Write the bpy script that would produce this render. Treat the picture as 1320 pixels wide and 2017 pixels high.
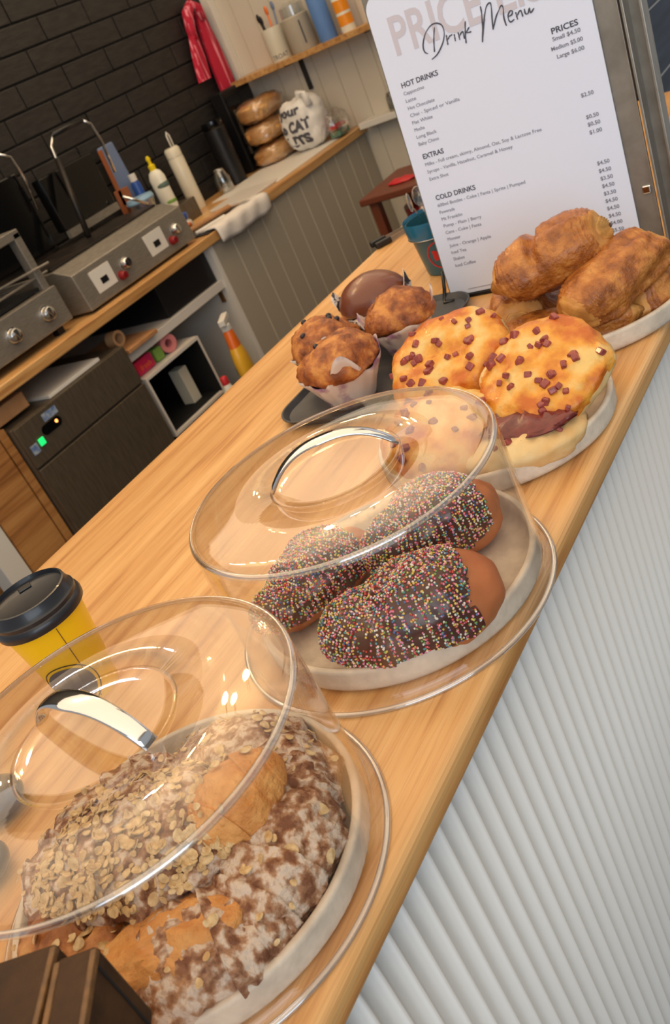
import bpy, math, random
from mathutils import Vector, Matrix, noise
random.seed(7)
for o in list(bpy.data.objects): bpy.data.objects.remove(o)
SC = bpy.context.scene
COL = SC.collection
PI = math.pi
def R(d): return math.radians(d)

# ---------------------------------------------------------------- camera
cd = bpy.data.cameras.new('camera'); cam = bpy.data.objects.new('camera', cd); COL.objects.link(cam)
rot = Matrix(((0.79710757, 0.03478178, 0.60283476),
              (0.46633535, 0.5987607, -0.65116585),
              (-0.38360247, 0.80017239, 0.46105672)))
cam.matrix_world = Matrix.Translation((0, 0, 0.5)) @ rot.to_4x4()
cd.sensor_fit = 'VERTICAL'; cd.sensor_height = 36.0; cd.lens = 1797.1/2017*36
cd.clip_start = 0.01; cd.clip_end = 100
cd.dof.use_dof = True; cd.dof.focus_distance = 0.85; cd.dof.aperture_fstop = 13.0
SC.camera = cam

# ---------------------------------------------------------------- daylight + exposure
SC.view_settings.view_transform = 'Standard'; SC.view_settings.look = 'None'
SC.view_settings.exposure = 0.0; SC.view_settings.gamma = 1.0; SC.view_settings.use_curve_mapping = False
w = bpy.data.worlds.new('daylight'); SC.world = w; w.use_nodes = True
bg = w.node_tree.nodes['Background']; bg.inputs['Color'].default_value = (0.94, 0.97, 1.0, 1); bg.inputs['Strength'].default_value = 0.38
SC.cycles.transparent_max_bounces = 40
SC.cycles.max_bounces = 10
def area(name, loc, aim, size, size_y, power, color):
    l = bpy.data.lights.new(name, 'AREA'); l.shape = 'RECTANGLE'; l.size = size; l.size_y = size_y; l.energy = power; l.color = color
    o = bpy.data.objects.new(name, l); COL.objects.link(o); o.location = loc
    o.rotation_euler = (Vector(aim)-Vector(loc)).to_track_quat('-Z', 'Y').to_euler(); return o
# large shop window behind the photographer, on the customer side
area('window_light', (1.5, -1.6, 1.0), (-0.6, 1.2, 0.1), 2.4, 1.8, 48, (0.78, 0.89, 1.0))
# added warm fill panel, ceiling-wide for an even haze on the domes
area('ceiling_fill', (-1.2, 1.7, 1.70), (-1.2, 1.7, 0), 4.2, 6.2, 112, (1.0, 0.80, 0.57))

# ---------------------------------------------------------------- materials
def rgb(r, g, b):
    f = lambda c: ((c/255+0.055)/1.055)**2.4 if c/255 > 0.04045 else c/255/12.92
    return (f(r), f(g), f(b), 1)
def mat(name, col, rough=0.5, metal=0.0, col2=None, col3=None, scale=20.0, stretch=(1, 1, 1), bump=0.0, bscale=None, detail=4,
        lo=0.35, hi=0.65, coat=0.0, emit=None, estr=0, sss=0.0, spec=0.5):
    m = bpy.data.materials.new(name); m.use_nodes = True
    nt = m.node_tree; N = nt.nodes; L = nt.links; p = N['Principled BSDF']
    p.inputs['Base Color'].default_value = col; p.inputs['Roughness'].default_value = rough; p.inputs['Metallic'].default_value = metal
    p.inputs['Coat Weight'].default_value = coat; p.inputs['Specular IOR Level'].default_value = spec
    if sss: p.inputs['Subsurface Weight'].default_value = sss; p.inputs['Subsurface Scale'].default_value = 0.01
    if emit: p.inputs['Emission Color'].default_value = emit; p.inputs['Emission Strength'].default_value = estr
    if col2 or bump:
        tc = N.new('ShaderNodeTexCoord'); mp = N.new('ShaderNodeMapping'); mp.inputs['Scale'].default_value = stretch
        L.new(tc.outputs['Object'], mp.inputs['Vector'])
        nz = N.new('ShaderNodeTexNoise'); nz.inputs['Scale'].default_value = scale; nz.inputs['Detail'].default_value = detail
        L.new(mp.outputs[0], nz.inputs['Vector'])
        if col2:
            cr = N.new('ShaderNodeValToRGB'); e = cr.color_ramp.elements
            e[0].position = lo; e[0].color = col; e[1].position = hi; e[1].color = col2
            if col3:
                x = e.new((lo+hi)/2); x.color = col3
            L.new(nz.outputs['Fac'], cr.inputs[0]); L.new(cr.outputs[0], p.inputs['Base Color'])
        if bump:
            n2 = nz
            if bscale:
                n2 = N.new('ShaderNodeTexNoise'); n2.inputs['Scale'].default_value = bscale; n2.inputs['Detail'].default_value = 5
                L.new(mp.outputs[0], n2.inputs['Vector'])
            b = N.new('ShaderNodeBump'); b.inputs['Strength'].default_value = bump; b.inputs['Distance'].default_value = 0.004
            L.new(n2.outputs['Fac'], b.inputs['Height']); L.new(b.outputs[0], p.inputs['Normal'])
    return m
def wood_mat(name, light, mid, dark, coat=0.25, rough=0.38, s=1.0):
    m = bpy.data.materials.new(name); m.use_nodes = True
    nt = m.node_tree; N = nt.nodes; L = nt.links; p = N['Principled BSDF']
    tc = N.new('ShaderNodeTexCoord')
    def noi(st, sc, det):
        mp = N.new('ShaderNodeMapping'); mp.inputs['Scale'].default_value = st; L.new(tc.outputs['Object'], mp.inputs['Vector'])
        n = N.new('ShaderNodeTexNoise'); n.inputs['Scale'].default_value = sc; n.inputs['Detail'].default_value = det
        L.new(mp.outputs[0], n.inputs['Vector']); return n
    grain = noi((22*s, 0.9*s, 22*s), 3.2, 5)
    broad = noi((6*s, 0.35*s, 6*s), 1.6, 2)
    fine = noi((160*s, 4*s, 160*s), 3.0, 3)
    cr = N.new('ShaderNodeValToRGB'); e = cr.color_ramp.elements
    e[0].position = 0.30; e[0].color = dark; e[1].position = 0.62; e[1].color = light; x = e.new(0.44); x.color = mid
    L.new(grain.outputs['Fac'], cr.inputs[0])
    c2 = N.new('ShaderNodeValToRGB'); e = c2.color_ramp.elements
    e[0].position = 0.38; e[0].color = (0.80, 0.74, 0.66, 1); e[1].position = 0.62; e[1].color = (1, 1, 1, 1)
    L.new(broad.outputs['Fac'], c2.inputs[0])
    mx = N.new('ShaderNodeMix'); mx.data_type = 'RGBA'; mx.blend_type = 'MULTIPLY'; mx.inputs[0].default_value = 0.9
    L.new(cr.outputs[0], mx.inputs[6]); L.new(c2.outputs[0], mx.inputs[7])
    c3 = N.new('ShaderNodeValToRGB'); e = c3.color_ramp.elements
    e[0].position = 0.36; e[0].color = (0.86, 0.80, 0.74, 1); e[1].position = 0.5; e[1].color = (1, 1, 1, 1)
    L.new(fine.outputs['Fac'], c3.inputs[0])
    m2 = N.new('ShaderNodeMix'); m2.data_type = 'RGBA'; m2.blend_type = 'MULTIPLY'; m2.inputs[0].default_value = 0.7
    L.new(mx.outputs[2], m2.inputs[6]); L.new(c3.outputs[0], m2.inputs[7])
    L.new(m2.outputs[2], p.inputs['Base Color'])
    p.inputs['Roughness'].default_value = rough; p.inputs['Coat Weight'].default_value = coat; p.inputs['Coat Roughness'].default_value = 0.22
    return m
def acrylic(name, tint=(1, 1, 1, 1), base=0.05, edge=0.85, power=3.0, rough=0.02):
    m = bpy.data.materials.new(name); m.use_nodes = True
    nt = m.node_tree; N = nt.nodes; L = nt.links
    N.remove(N['Principled BSDF']); out = N['Material Output']
    lw = N.new('ShaderNodeLayerWeight'); lw.inputs['Blend'].default_value = 0.5
    pw = N.new('ShaderNodeMath'); pw.operation = 'POWER'; pw.inputs[1].default_value = power; L.new(lw.outputs['Facing'], pw.inputs[0])
    ma = N.new('ShaderNodeMath'); ma.operation = 'MULTIPLY_ADD'; ma.inputs[1].default_value = edge; ma.inputs[2].default_value = base; ma.use_clamp = True
    L.new(pw.outputs[0], ma.inputs[0])
    t = N.new('ShaderNodeBsdfTransparent'); t.inputs[0].default_value = tint
    g = N.new('ShaderNodeBsdfGlossy'); g.inputs['Roughness'].default_value = rough; g.inputs['Color'].default_value = (1, 1, 1, 1)
    mx = N.new('ShaderNodeMixShader'); L.new(ma.outputs[0], mx.inputs[0]); L.new(t.outputs[0], mx.inputs[1]); L.new(g.outputs[0], mx.inputs[2])
    L.new(mx.outputs[0], out.inputs['Surface']); return m

M = {}
M['counter'] = wood_mat('pine_counter', rgb(232, 184, 122), rgb(222, 168, 104), rgb(192, 134, 76), coat=0.3)
M['bench'] = wood_mat('bench_timber', rgb(228, 184, 124), rgb(214, 164, 102), rgb(184, 132, 78), coat=0.15)
M['raw'] = wood_mat('raw_pine', rgb(196, 142, 82), rgb(178, 122, 66), rgb(128, 80, 40), coat=0, rough=0.6, s=0.6)
M['shelfwood'] = wood_mat('shelf_timber', rgb(214, 170, 112), rgb(196, 148, 92), rgb(168, 120, 72), coat=0.1, s=0.8)
M['corr'] = mat('painted_corrugated_sheet', rgb(208, 205, 199), 0.42)
M['brick'] = mat('black_painted_brick', rgb(28, 26, 26), 0.55, col2=rgb(42, 39, 38), scale=12, stretch=(1, 1, 5), bump=0.35, bscale=40)
M['mortar'] = mat('black_mortar', rgb(9, 8, 8), 0.8)
M['panel'] = mat('cream_painted_panel', rgb(176, 167, 150), 0.6)
M['groove'] = mat('panel_groove', rgb(196, 188, 170), 0.6)
M['wallpaint'] = mat('cream_wall_paint', rgb(208, 201, 186), 0.6, col2=rgb(216, 210, 196), scale=2)
M['white'] = mat('white_paint', rgb(226, 222, 214), 0.5)
M['greywhite'] = mat('white_laminate', rgb(216, 210, 202), 0.4)
M['floor'] = mat('dark_vinyl_floor', rgb(58, 52, 48), 0.5, col2=rgb(74, 66, 60), scale=6)
M['ceiling'] = mat('ceiling_paint', rgb(232, 222, 206), 0.8)
M['darkpanel'] = mat('dark_glazed_panel', rgb(32, 42, 58), 0.5, col2=rgb(54, 66, 84), scale=3, stretch=(1, 1, 14), bump=0.1, spec=0.25)
M['paleline'] = mat('pale_joint', rgb(150, 156, 160), 0.4)
M['steel'] = mat('brushed_steel', rgb(158, 152, 142), 0.38, 0.55, col2=rgb(140, 134, 124), scale=30, stretch=(1, 1, 12))
M['steeldark'] = mat('dull_steel', rgb(112, 101, 86), 0.36, 0.5, col2=rgb(98, 88, 74), scale=14, stretch=(1, 8, 1))
M['chrome'] = mat('chrome', rgb(225, 225, 225), 0.06, 1.0)
M['cast'] = mat('black_cast_plate', rgb(28, 25, 23), 0.45, 0.3, col2=rgb(62, 50, 42), scale=10, lo=0.45, hi=0.75)
M['black'] = mat('black_plastic', rgb(20, 20, 22), 0.38)
M['blackgloss'] = mat('black_gloss', rgb(12, 12, 13), 0.12)
M['blackmatte'] = mat('black_matte', rgb(10, 9, 9), 0.8)
M['plate'] = mat('sand_stoneware', rgb(204, 188, 168), 0.55, col2=rgb(224, 208, 186), scale=60, bump=0.12, bscale=260)
M['slate'] = mat('charcoal_platter', rgb(50, 52, 58), 0.45, col2=rgb(62, 64, 70), scale=30)
M['dome'] = acrylic('clear_acrylic', tint=(0.985, 0.98, 0.975, 1), base=0.026, edge=0.60, power=3.2)
M['domeedge'] = acrylic('clear_acrylic_edge', tint=(0.90, 0.89, 0.88, 1), base=0.22, edge=0.6, power=1.5, rough=0.08)
M['clear'] = acrylic('clear_plastic', tint=(0.9, 0.93, 0.94, 1), base=0.12, edge=0.7, power=2.0, rough=0.08)
M['glassware'] = acrylic('thin_glass', tint=(0.80, 0.82, 0.82, 1), base=0.15, edge=0.75, power=1.6)
M['paper'] = mat('menu_paper', rgb(228, 236, 254), 0.35, coat=0.35)
M['ink'] = mat('grey_ink', rgb(128, 128, 140), 0.7)
M['inkdark'] = mat('dark_ink', rgb(78, 78, 88), 0.7)
M['inkpale'] = mat('pale_grey_ink', rgb(206, 202, 212), 0.7)
M['yellow'] = mat('yellow_cup_card', rgb(246, 202, 12), 0.4, coat=0.15)
M['lid'] = mat('black_cup_lid', rgb(24, 27, 34), 0.36, coat=0.2)
M['teal'] = mat('teal_cup', rgb(38, 92, 108), 0.35, coat=0.2)
M['tealband'] = mat('teal_band', rgb(28, 104, 138), 0.25, coat=0.3)
M['red'] = mat('red_print', rgb(196, 36, 44), 0.45)
M['bun'] = mat('fried_bun', rgb(170, 96, 52), 0.5, col2=rgb(190, 116, 66), scale=18, bump=0.1, bscale=120, sss=0.05)
M['choc'] = mat('chocolate_icing', rgb(64, 34, 26), 0.3, col2=rgb(84, 46, 34), scale=30, coat=0.3, bump=0.2)
M['pain'] = mat('laminated_pastry_crust', rgb(140, 76, 24), 0.40, col2=rgb(206, 138, 64), col3=rgb(180, 108, 42), scale=48, bump=1.0, bscale=150, lo=0.36, hi=0.68, coat=0.2, detail=9)
M['painend'] = mat('pastry_layered_end', rgb(216, 160, 86), 0.5, col2=rgb(182, 116, 48), scale=30, bump=0.3, bscale=120)
M['sugar'] = mat('sugared_croissant_crust', rgb(122, 72, 40), 0.7, col2=rgb(214, 192, 170), col3=rgb(168, 122, 86), scale=100, bump=1.0, bscale=180, lo=0.38, hi=0.58, detail=10)
M['crust'] = mat('croissant_crust', rgb(140, 80, 36), 0.5, col2=rgb(212, 152, 90), col3=rgb(178, 112, 56), scale=34, bump=0.6, bscale=160, lo=0.36, hi=0.66, detail=7)
M['frangipane'] = mat('almond_frangipane', rgb(198, 128, 58), 0.6, col2=rgb(222, 160, 88), scale=70, bump=0.8, bscale=200)
M['almond'] = mat('flaked_almond', rgb(190, 152, 98), 0.5, col2=rgb(222, 192, 142), scale=200)
M['cheese'] = mat('cheese_crust', rgb(226, 188, 112), 0.45, col2=rgb(196, 100, 18), col3=rgb(226, 154, 50), scale=26, bump=1.0, bscale=60, lo=0.36, hi=0.62, detail=6, coat=0.15)
M['dough'] = mat('pale_bread_dough', rgb(228, 198, 142), 0.55, col2=rgb(208, 156, 86), scale=16, bump=0.3, bscale=70, lo=0.45, hi=0.75)
M['bacon'] = mat('bacon', rgb(120, 42, 38), 0.4, col2=rgb(172, 82, 72), scale=120, coat=0.2)
M['jam'] = mat('dark_red_filling', rgb(86, 24, 20), 0.3, col2=rgb(120, 40, 30), scale=60, coat=0.3, bump=0.5)
M['muffin'] = mat('muffin_top', rgb(120, 62, 28), 0.5, col2=rgb(206, 138, 66), col3=rgb(166, 94, 42), scale=48, bump=1.0, bscale=110, lo=0.36, hi=0.64, detail=8)
M['mufchoc'] = mat('chocolate_ganache_top', rgb(110, 58, 38), 0.3, col2=rgb(124, 68, 46), scale=10, coat=0.25)
M['berry'] = mat('blueberry', rgb(30, 22, 34), 0.4)
M['liner'] = mat('printed_muffin_paper', rgb(60, 54, 56), 0.6, col2=rgb(222, 212, 202), scale=60, lo=0.42, hi=0.47)
M['linerstain'] = mat('stained_muffin_paper', rgb(150, 104, 130), 0.6, col2=rgb(214, 200, 188), scale=26, lo=0.36, hi=0.48)
M['brownie'] = mat('chocolate_slice', rgb(52, 33, 18), 0.6, col2=rgb(78, 52, 28), scale=30, bump=0.3, bscale=90, spec=0.25)
M['caramel'] = mat('caramel_edge', rgb(122, 84, 42), 0.45, col2=rgb(90, 62, 34), scale=60, bump=0.5, bscale=120)
M['stone'] = mat('dark_glossy_stone', rgb(34, 32, 32), 0.3, col2=rgb(74, 74, 78), scale=20, coat=0.5)
M['blueboard'] = mat('blue_grey_board', rgb(106, 124, 160), 0.5)
M['spatwood'] = mat('spatula_wood', rgb(150, 84, 48), 0.5)
M['lightblue'] = mat('light_blue_plastic', rgb(142, 180, 210), 0.35)
M['cream'] = mat('cream_enamel', rgb(224, 218, 198), 0.35, coat=0.2)
M['bottlewhite'] = mat('white_bottle', rgb(232, 230, 214), 0.3, coat=0.2)
M['green'] = mat('green_label', rgb(120, 160, 70), 0.5)
M['labelgreen'] = mat('grey_green_print', rgb(90, 110, 100), 0.5)
M['capyellow'] = mat('yellow_cap', rgb(240, 210, 20), 0.35)
M['orange'] = mat('orange_plastic', rgb(232, 112, 30), 0.35, coat=0.2)
M['amber'] = mat('yellow_cleaner', rgb(236, 180, 50), 0.3, coat=0.2)
M['blue'] = mat('blue_plastic', rgb(40, 80, 160), 0.35)
M['bluematte'] = mat('matte_blue_sleeve', rgb(92, 134, 196), 0.6)
M['pinktape'] = mat('pink_tape', rgb(214, 130, 130), 0.5)
M['pinkpack'] = mat('magenta_packet', rgb(206, 30, 62), 0.35, col2=rgb(180, 30, 90), scale=30)
M['towel'] = mat('red_striped_towel', rgb(190, 30, 60), 0.9, col2=rgb(236, 140, 158), scale=9, stretch=(9, 9, 0.4), bump=0.3, bscale=180, lo=0.54, hi=0.60)
M['bread'] = mat('bread_crust', rgb(204, 138, 70), 0.6, col2=rgb(232, 184, 120), scale=12)
M['bagfilm'] = acrylic('clear_bread_bag', tint=(0.93, 0.93, 0.93, 1), base=0.16, edge=0.6, power=1.5, rough=0.25)
M['bagwhite'] = mat('white_carrier_bag', rgb(232, 230, 226), 0.45, bump=0.6, bscale=24)
M['cloth'] = mat('white_cloth', rgb(226, 220, 214), 0.85, bump=0.2, bscale=200)
M['greyprint'] = mat('grey_print', rgb(150, 152, 150), 0.6)
M['card'] = mat('brown_cardboard', rgb(168, 120, 78), 0.7, col2=rgb(182, 134, 90), scale=20)
M['redbrown'] = mat('stained_stool_wood', rgb(112, 58, 38), 0.4)
M['darkred'] = mat('dark_red_plastic', rgb(132, 20, 28), 0.3)
M['lamp'] = mat('bulb_glow', rgb(255, 220, 160), 0.3, emit=(1.0, 0.66, 0.30, 1), estr=110)
M['lampcool'] = mat('cool_bulb_glow', rgb(230, 240, 255), 0.3, emit=(0.75, 0.86, 1.0, 1), estr=110)
M['greenled'] = mat('green_button', rgb(20, 200, 90), 0.3, emit=(0.02, 0.8, 0.2, 1), estr=1.0)
M['orangeled'] = mat('orange_indicator', rgb(255, 140, 60), 0.3, emit=(1.0, 0.35, 0.08, 1), estr=3.0)
M['sticker'] = mat('blue_sticker', rgb(90, 120, 170), 0.5, col2=rgb(170, 180, 190), scale=60)
M['tape'] = mat('parcel_tape', rgb(190, 150, 110), 0.3)
SPR = [mat('sprinkle_%s' % n, c, 0.35) for n, c in (('yellow', rgb(226, 196, 90)), ('red', rgb(204, 66, 60)), ('pink', rgb(222, 130, 160)),
       ('teal', rgb(80, 150, 150)), ('white', rgb(232, 224, 210)), ('green', rgb(120, 160, 84)), ('blue', rgb(84, 110, 160)))]

# ---------------------------------------------------------------- mesh helpers
class MB:
    def __init__(s): s.v = []; s.f = []; s.mi = []
    def add(s, vs, fs, mi=0):
        b = len(s.v); s.v += [tuple(v) for v in vs]; s.f += [tuple(b+i for i in f) for f in fs]; s.mi += [mi]*len(fs); return s
    def box(s, x0, x1, y0, y1, z0, z1, mi=0, mx=None):
        vs = [Vector((x, y, z)) for z in (z0, z1) for y in (y0, y1) for x in (x0, x1)]
        if mx: vs = [mx @ v for v in vs]
        return s.add(vs, [(0, 2, 3, 1), (4, 5, 7, 6), (0, 1, 5, 4), (2, 6, 7, 3), (0, 4, 6, 2), (1, 3, 7, 5)], mi)
    def lathe(s, prof, n=64, c=(0, 0, 0), closed=False, mi=0, mx=None, cap=False):
        vs = []; m = len(prof)
        for i in range(n):
            a = 2*PI*i/n
            for r, z in prof:
                v = Vector((r*math.cos(a), r*math.sin(a), z))
                if mx: v = mx @ v
                vs.append(v+Vector(c))
        fs = []
        for i in range(n):
            j = (i+1) % n
            for k in range(m if closed else m-1):
                l = (k+1) % m
                fs.append((i*m+k, j*m+k, j*m+l, i*m+l))
        if cap:
            fs.append(tuple(i*m for i in range(n))[::-1]); fs.append(tuple(i*m+m-1 for i in range(n)))
        return s.add(vs, fs, mi)
    def tube(s, pts, r, n=10, mi=0, cap=True):
        pts = [Vector(p) for p in pts]; vs = []; m = len(pts)
        up = Vector((0, 0, 1)); t0 = (pts[1]-pts[0]).normalized()
        if abs(t0.dot(up)) > .95: up = Vector((1, 0, 0))
        a = (up-t0*up.dot(t0)).normalized()
        for i, p in enumerate(pts):
            t = (pts[min(i+1, m-1)]-pts[max(i-1, 0)]).normalized()
            a = (a-t*a.dot(t)).normalized(); b = t.cross(a)
            rr = r[i] if isinstance(r, (list, tuple)) else r
            for k in range(n):
                q = 2*PI*k/n; vs.append(p+a*math.cos(q)*rr+b*math.sin(q)*rr)
        fs = [(i*n+k, i*n+(k+1) % n, (i+1)*n+(k+1) % n, (i+1)*n+k) for i in range(m-1) for k in range(n)]
        if cap: fs += [tuple(range(n))[::-1], tuple((m-1)*n+k for k in range(n))]
        return s.add(vs, fs, mi)
    def strap(s, pts, w, t, side, mi=0):
        # flat bar following pts; side = width direction
        side = Vector(side).normalized(); pts = [Vector(p) for p in pts]; vs = []; m = len(pts)
        for i, p in enumerate(pts):
            tg = (pts[min(i+1, m-1)]-pts[max(i-1, 0)]).normalized(); nn = tg.cross(side).normalized()
            for a, b in ((-1, -1), (1, -1), (1, 1), (-1, 1)):
                vs.append(p+side*a*w/2+nn*b*t/2)
        fs = [(i*4+k, i*4+(k+1) % 4, (i+1)*4+(k+1) % 4, (i+1)*4+k) for i in range(m-1) for k in range(4)]
        fs += [(3, 2, 1, 0), tuple((m-1)*4+k for k in range(4))]
        return s.add(vs, fs, mi)
    def sphere(s, c, rx, ry=None, rz=None, nu=16, nv=10, fn=None, mi=0):
        ry = ry or rx; rz = rz or rx; vs = [Vector((0, 0, -1))]
        for j in range(1, nv):
            ph = -PI/2+PI*j/nv
            for i in range(nu):
                th = 2*PI*i/nu; vs.append(Vector((math.cos(ph)*math.cos(th), math.cos(ph)*math.sin(th), math.sin(ph))))
        vs.append(Vector((0, 0, 1)))
        if fn: vs = [fn(v) for v in vs]
        else: vs = [Vector((v.x*rx, v.y*ry, v.z*rz)) for v in vs]
        c = Vector(c); vs = [v+c for v in vs]
        fs = [(0, 1+(i+1) % nu, 1+i) for i in range(nu)]
        for j in range(nv-2):
            for i in range(nu):
                a = 1+j*nu+i; b = 1+j*nu+(i+1) % nu
                fs.append((a, b, b+nu, a+nu))
        t = len(vs)-1; o = 1+(nv-2)*nu
        fs += [(o+i, o+(i+1) % nu, t) for i in range(nu)]
        return s.add(vs, fs, mi)
    def build(s, name, m, parent=None, smooth=False, bevel=0, loc=None, rotz=0, seg=2, solid=0, sub=0, ang=None):
        me = bpy.data.meshes.new(name); me.from_pydata(s.v, [], s.f); me.update()
        ms = m if isinstance(m, (list, tuple)) else [m]
        for x in ms: me.materials.append(M[x] if isinstance(x, str) else x)
        for p, i in zip(me.polygons, s.mi): p.material_index = i
        if smooth:
            for p in me.polygons: p.use_smooth = True
        o = bpy.data.objects.new(name, me); COL.objects.link(o)
        if parent: o.parent = parent
        if loc: o.location = loc
        if rotz: o.rotation_euler.z = rotz
        if bevel:
            b = o.modifiers.new('bevel', 'BEVEL'); b.width = bevel; b.segments = seg; b.limit_method = 'ANGLE'; b.angle_limit = R(35)
        if solid:
            b = o.modifiers.new('solid', 'SOLIDIFY'); b.thickness = solid
        if sub:
            b = o.modifiers.new('sub', 'SUBSURF'); b.levels = sub; b.render_levels = sub
        if ang:
            for p in me.polygons: p.use_smooth = True
            me.set_sharp_from_angle(angle=R(ang))
        return o
def tag(o, label, cat, group=None, kind=None):
    o['label'] = label; o['category'] = cat
    if group: o['group'] = group
    if kind: o['kind'] = kind
    return o
def thing(name, label, cat, loc=(0, 0, 0), rotz=0, group=None, rot=None):
    o = bpy.data.objects.new(name, None); COL.objects.link(o); o.location = loc
    o.rotation_euler = rot if rot else (0, 0, rotz); o.empty_display_size = 0.05
    return tag(o, label, cat, group)
def struct(o): o['kind'] = 'structure'; return o
def kids(r):
    for o in bpy.data.objects:
        if o.parent == r: yield o
def copy_tree(o, parent=None):
    ks = list(kids(o)); c = o.copy(); COL.objects.link(c); c.parent = parent
    for ch in ks: copy_tree(ch, c)
    return c
def fbm(p, s, seed=0):
    p = Vector(p)*s+Vector((seed*7.1, seed*3.3, seed*1.7))
    return noise.noise(p)+0.5*noise.noise(p*2.1)+0.25*noise.noise(p*4.3)
def text(name, body, x, y, cap, width, m, parent, z=0.0, align='LEFT', depth=0.0003, mx=None, offset=0.0, shear=0):
    c = bpy.data.curves.new(name, 'FONT'); c.body = body; c.size = cap/0.70; c.extrude = depth/2; c.offset = offset; c.resolution_u = 3; c.shear = shear
    t = bpy.data.objects.new(name, c); COL.objects.link(t); bpy.context.view_layer.update()
    me = bpy.data.meshes.new_from_object(t.evaluated_get(bpy.context.evaluated_depsgraph_get()))
    COL.objects.unlink(t); bpy.data.objects.remove(t)
    xs = [v.co.x for v in me.vertices]; x0, x1 = min(xs), max(xs)
    k = width/(x1-x0) if width else 1
    for v in me.vertices:
        v.co.x = (v.co.x-x0)*k+(x if align == 'LEFT' else x-(x1-x0)*k); v.co.y += y; v.co.z += z
        if mx: v.co = mx(v.co) if callable(mx) else mx @ v.co
    return me
def mesh_obj(name, mes, m, parent):
    # join text meshes into one mesh object
    mb = MB()
    for me in mes: mb.add([v.co.copy() for v in me.vertices], [tuple(p.vertices) for p in me.polygons])
    return mb.build(name, m, parent)

# ---------------------------------------------------------------- setting
BX = -3.17; EY = 4.19; CZ = 1.72; FZ = -1.0
struct(MB().box(-3.5, 4.0, -4, 5.0, FZ-0.05, FZ).build('floor', 'floor'))
struct(MB().box(-3.5, 1.1, -1.6, 5.0, CZ, CZ+0.05).build('ceiling', 'ceiling'))
# black brick wall parallel to the counter
mb = MB(); mb.box(BX-0.12, BX-0.008, 0.2, EY+0.1, FZ, CZ, 1)
row = 0; z = -0.215-0.8
while z < CZ:
    y = 3.09-0.28*11+(0.14 if row % 2 else 0)
    while y < EY+0.1:
        d = random.uniform(-0.0015, 0.0015)
        y0 = max(y+0.004, 0.2); y1 = min(y+0.276, EY)
        if y1 > y0+0.02 and z+0.095 > FZ: mb.box(BX-0.02, BX+d, y0, y1, max(z+0.004, FZ), min(z+0.0955, CZ), 0)
        y += 0.28
    z += 0.0995; row += 1
struct(mb.build('wall_back', ['brick', 'mortar'], bevel=0.003))
# end wall, vertical lining boards
mb = MB(); mb.box(BX-0.02, -0.68, EY, EY+0.1, FZ, CZ)
struct(mb.build('wall_end', 'wallpaint'))
mb = MB()
for i in range(24):
    x = -3.15+i*0.11
    if x < -0.8: mb.box(x-0.0022, x+0.0022, EY-0.003, EY+0.004, FZ, CZ)
struct(mb.build('trim_1', 'groove'))
struct(MB().box(-2.52, -0.72, EY-0.035, EY-0.001, -0.115, -0.085).build('trim_2', 'white', bevel=0.003))
struct(MB().box(BX+0.002, BX+0.05, EY-0.05, EY-0.001, -0.1, CZ).build('trim_3', 'white', bevel=0.002))
# dark glazed side wall beyond the counter's end
mb = MB(); mb.box(-0.80, -0.70, 2.42, EY, FZ, CZ)
struct(mb.build('wall_right', 'darkpanel'))
mb = MB()
for zz in (-0.3, -0.15, 0.0, 0.155, 0.31, 0.46): mb.box(-0.701, -0.6975, 2.42, EY, zz-0.0016, zz+0.0016)
struct(mb.build('trim_4', 'paleline'))
struct(MB().box(-0.805, -0.685, 2.38, 2.42, FZ, CZ).build('trim_5', 'black', bevel=0.003))

# ---------------------------------------------------------------- the front counter
t = thing('service_counter', 'long pale pine service counter with white corrugated front, running from near to far', 'counter', (0, 0, FZ))
mb = MB(); mb.box(-1.127, -0.352, -0.6, 2.37, -0.032, 0)
o = mb.build('countertop', 'counter', t, bevel=0.010, seg=4, loc=(0, 0, -FZ))
mb = MB(); pit = 0.0229; y = -0.55; vs = []; n = int(2.9/pit*12)
for i in range(n+1):
    yy = y+i*pit/12; cc = math.cos(2*PI*(yy-0.223)/pit+PI); xx = -0.374+0.0075*cc
    vs += [(xx, yy, 0.002), (xx, yy, -FZ-0.030), (xx-0.0015, yy, -FZ-0.030), (xx-0.0015, yy, 0.002)]
fs = []
for i in range(n): 
    for k in range(3): fs.append((i*4+k, i*4+k+1, (i+1)*4+k+1, (i+1)*4+k))
mb.add(vs, fs); mb.build('corrugated_front', 'corr', t, smooth=True)
MB().box(-1.09, -0.385, -0.55, 2.33, 0.002, -FZ-0.032).build('base_carcass', 'panel', t)

# ---------------------------------------------------------------- plates
def make_plate(label):
    t = thing('plate', label, 'plate', (0, 0, 0), 0, 'sand coloured plates along the counter')
    Rr = 0.142; h = 0.027
    prof = [(0, 0.004), (0.118, 0.004), (0.130, 0.007), (0.1345, 0.014), (0.1355, h-0.001), (0.137, h), (0.1405, h), (0.142, h-0.0015)]
    for i in range(5): prof.append((0.1415 if i % 2 else 0.142, h-0.004-i*0.004))
    prof += [(0.140, 0.003), (0.134, 0.0), (0, 0.0)]
    m = MB(); n = 180; vs = []; P = len(prof)
    for i in range(n):
        a = 2*PI*i/n
        for k, (r, z) in enumerate(prof):
            rr = r+(0.0006 if (i % 2 and 7 < k < P-3) else 0)
            vs.append((rr*math.cos(a), rr*math.sin(a), z))
    m.add(vs, [(i*P+k, ((i+1) % n)*P+k, ((i+1) % n)*P+k+1, i*P+k+1) for i in range(n) for k in range(P-1)])
    m.build('dish', 'plate', t, smooth=True); return t
p1 = make_plate('sand coloured plate under the nearest dome holding almond croissants'); p1.location = (-0.511, 0.241, 0.0)
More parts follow.
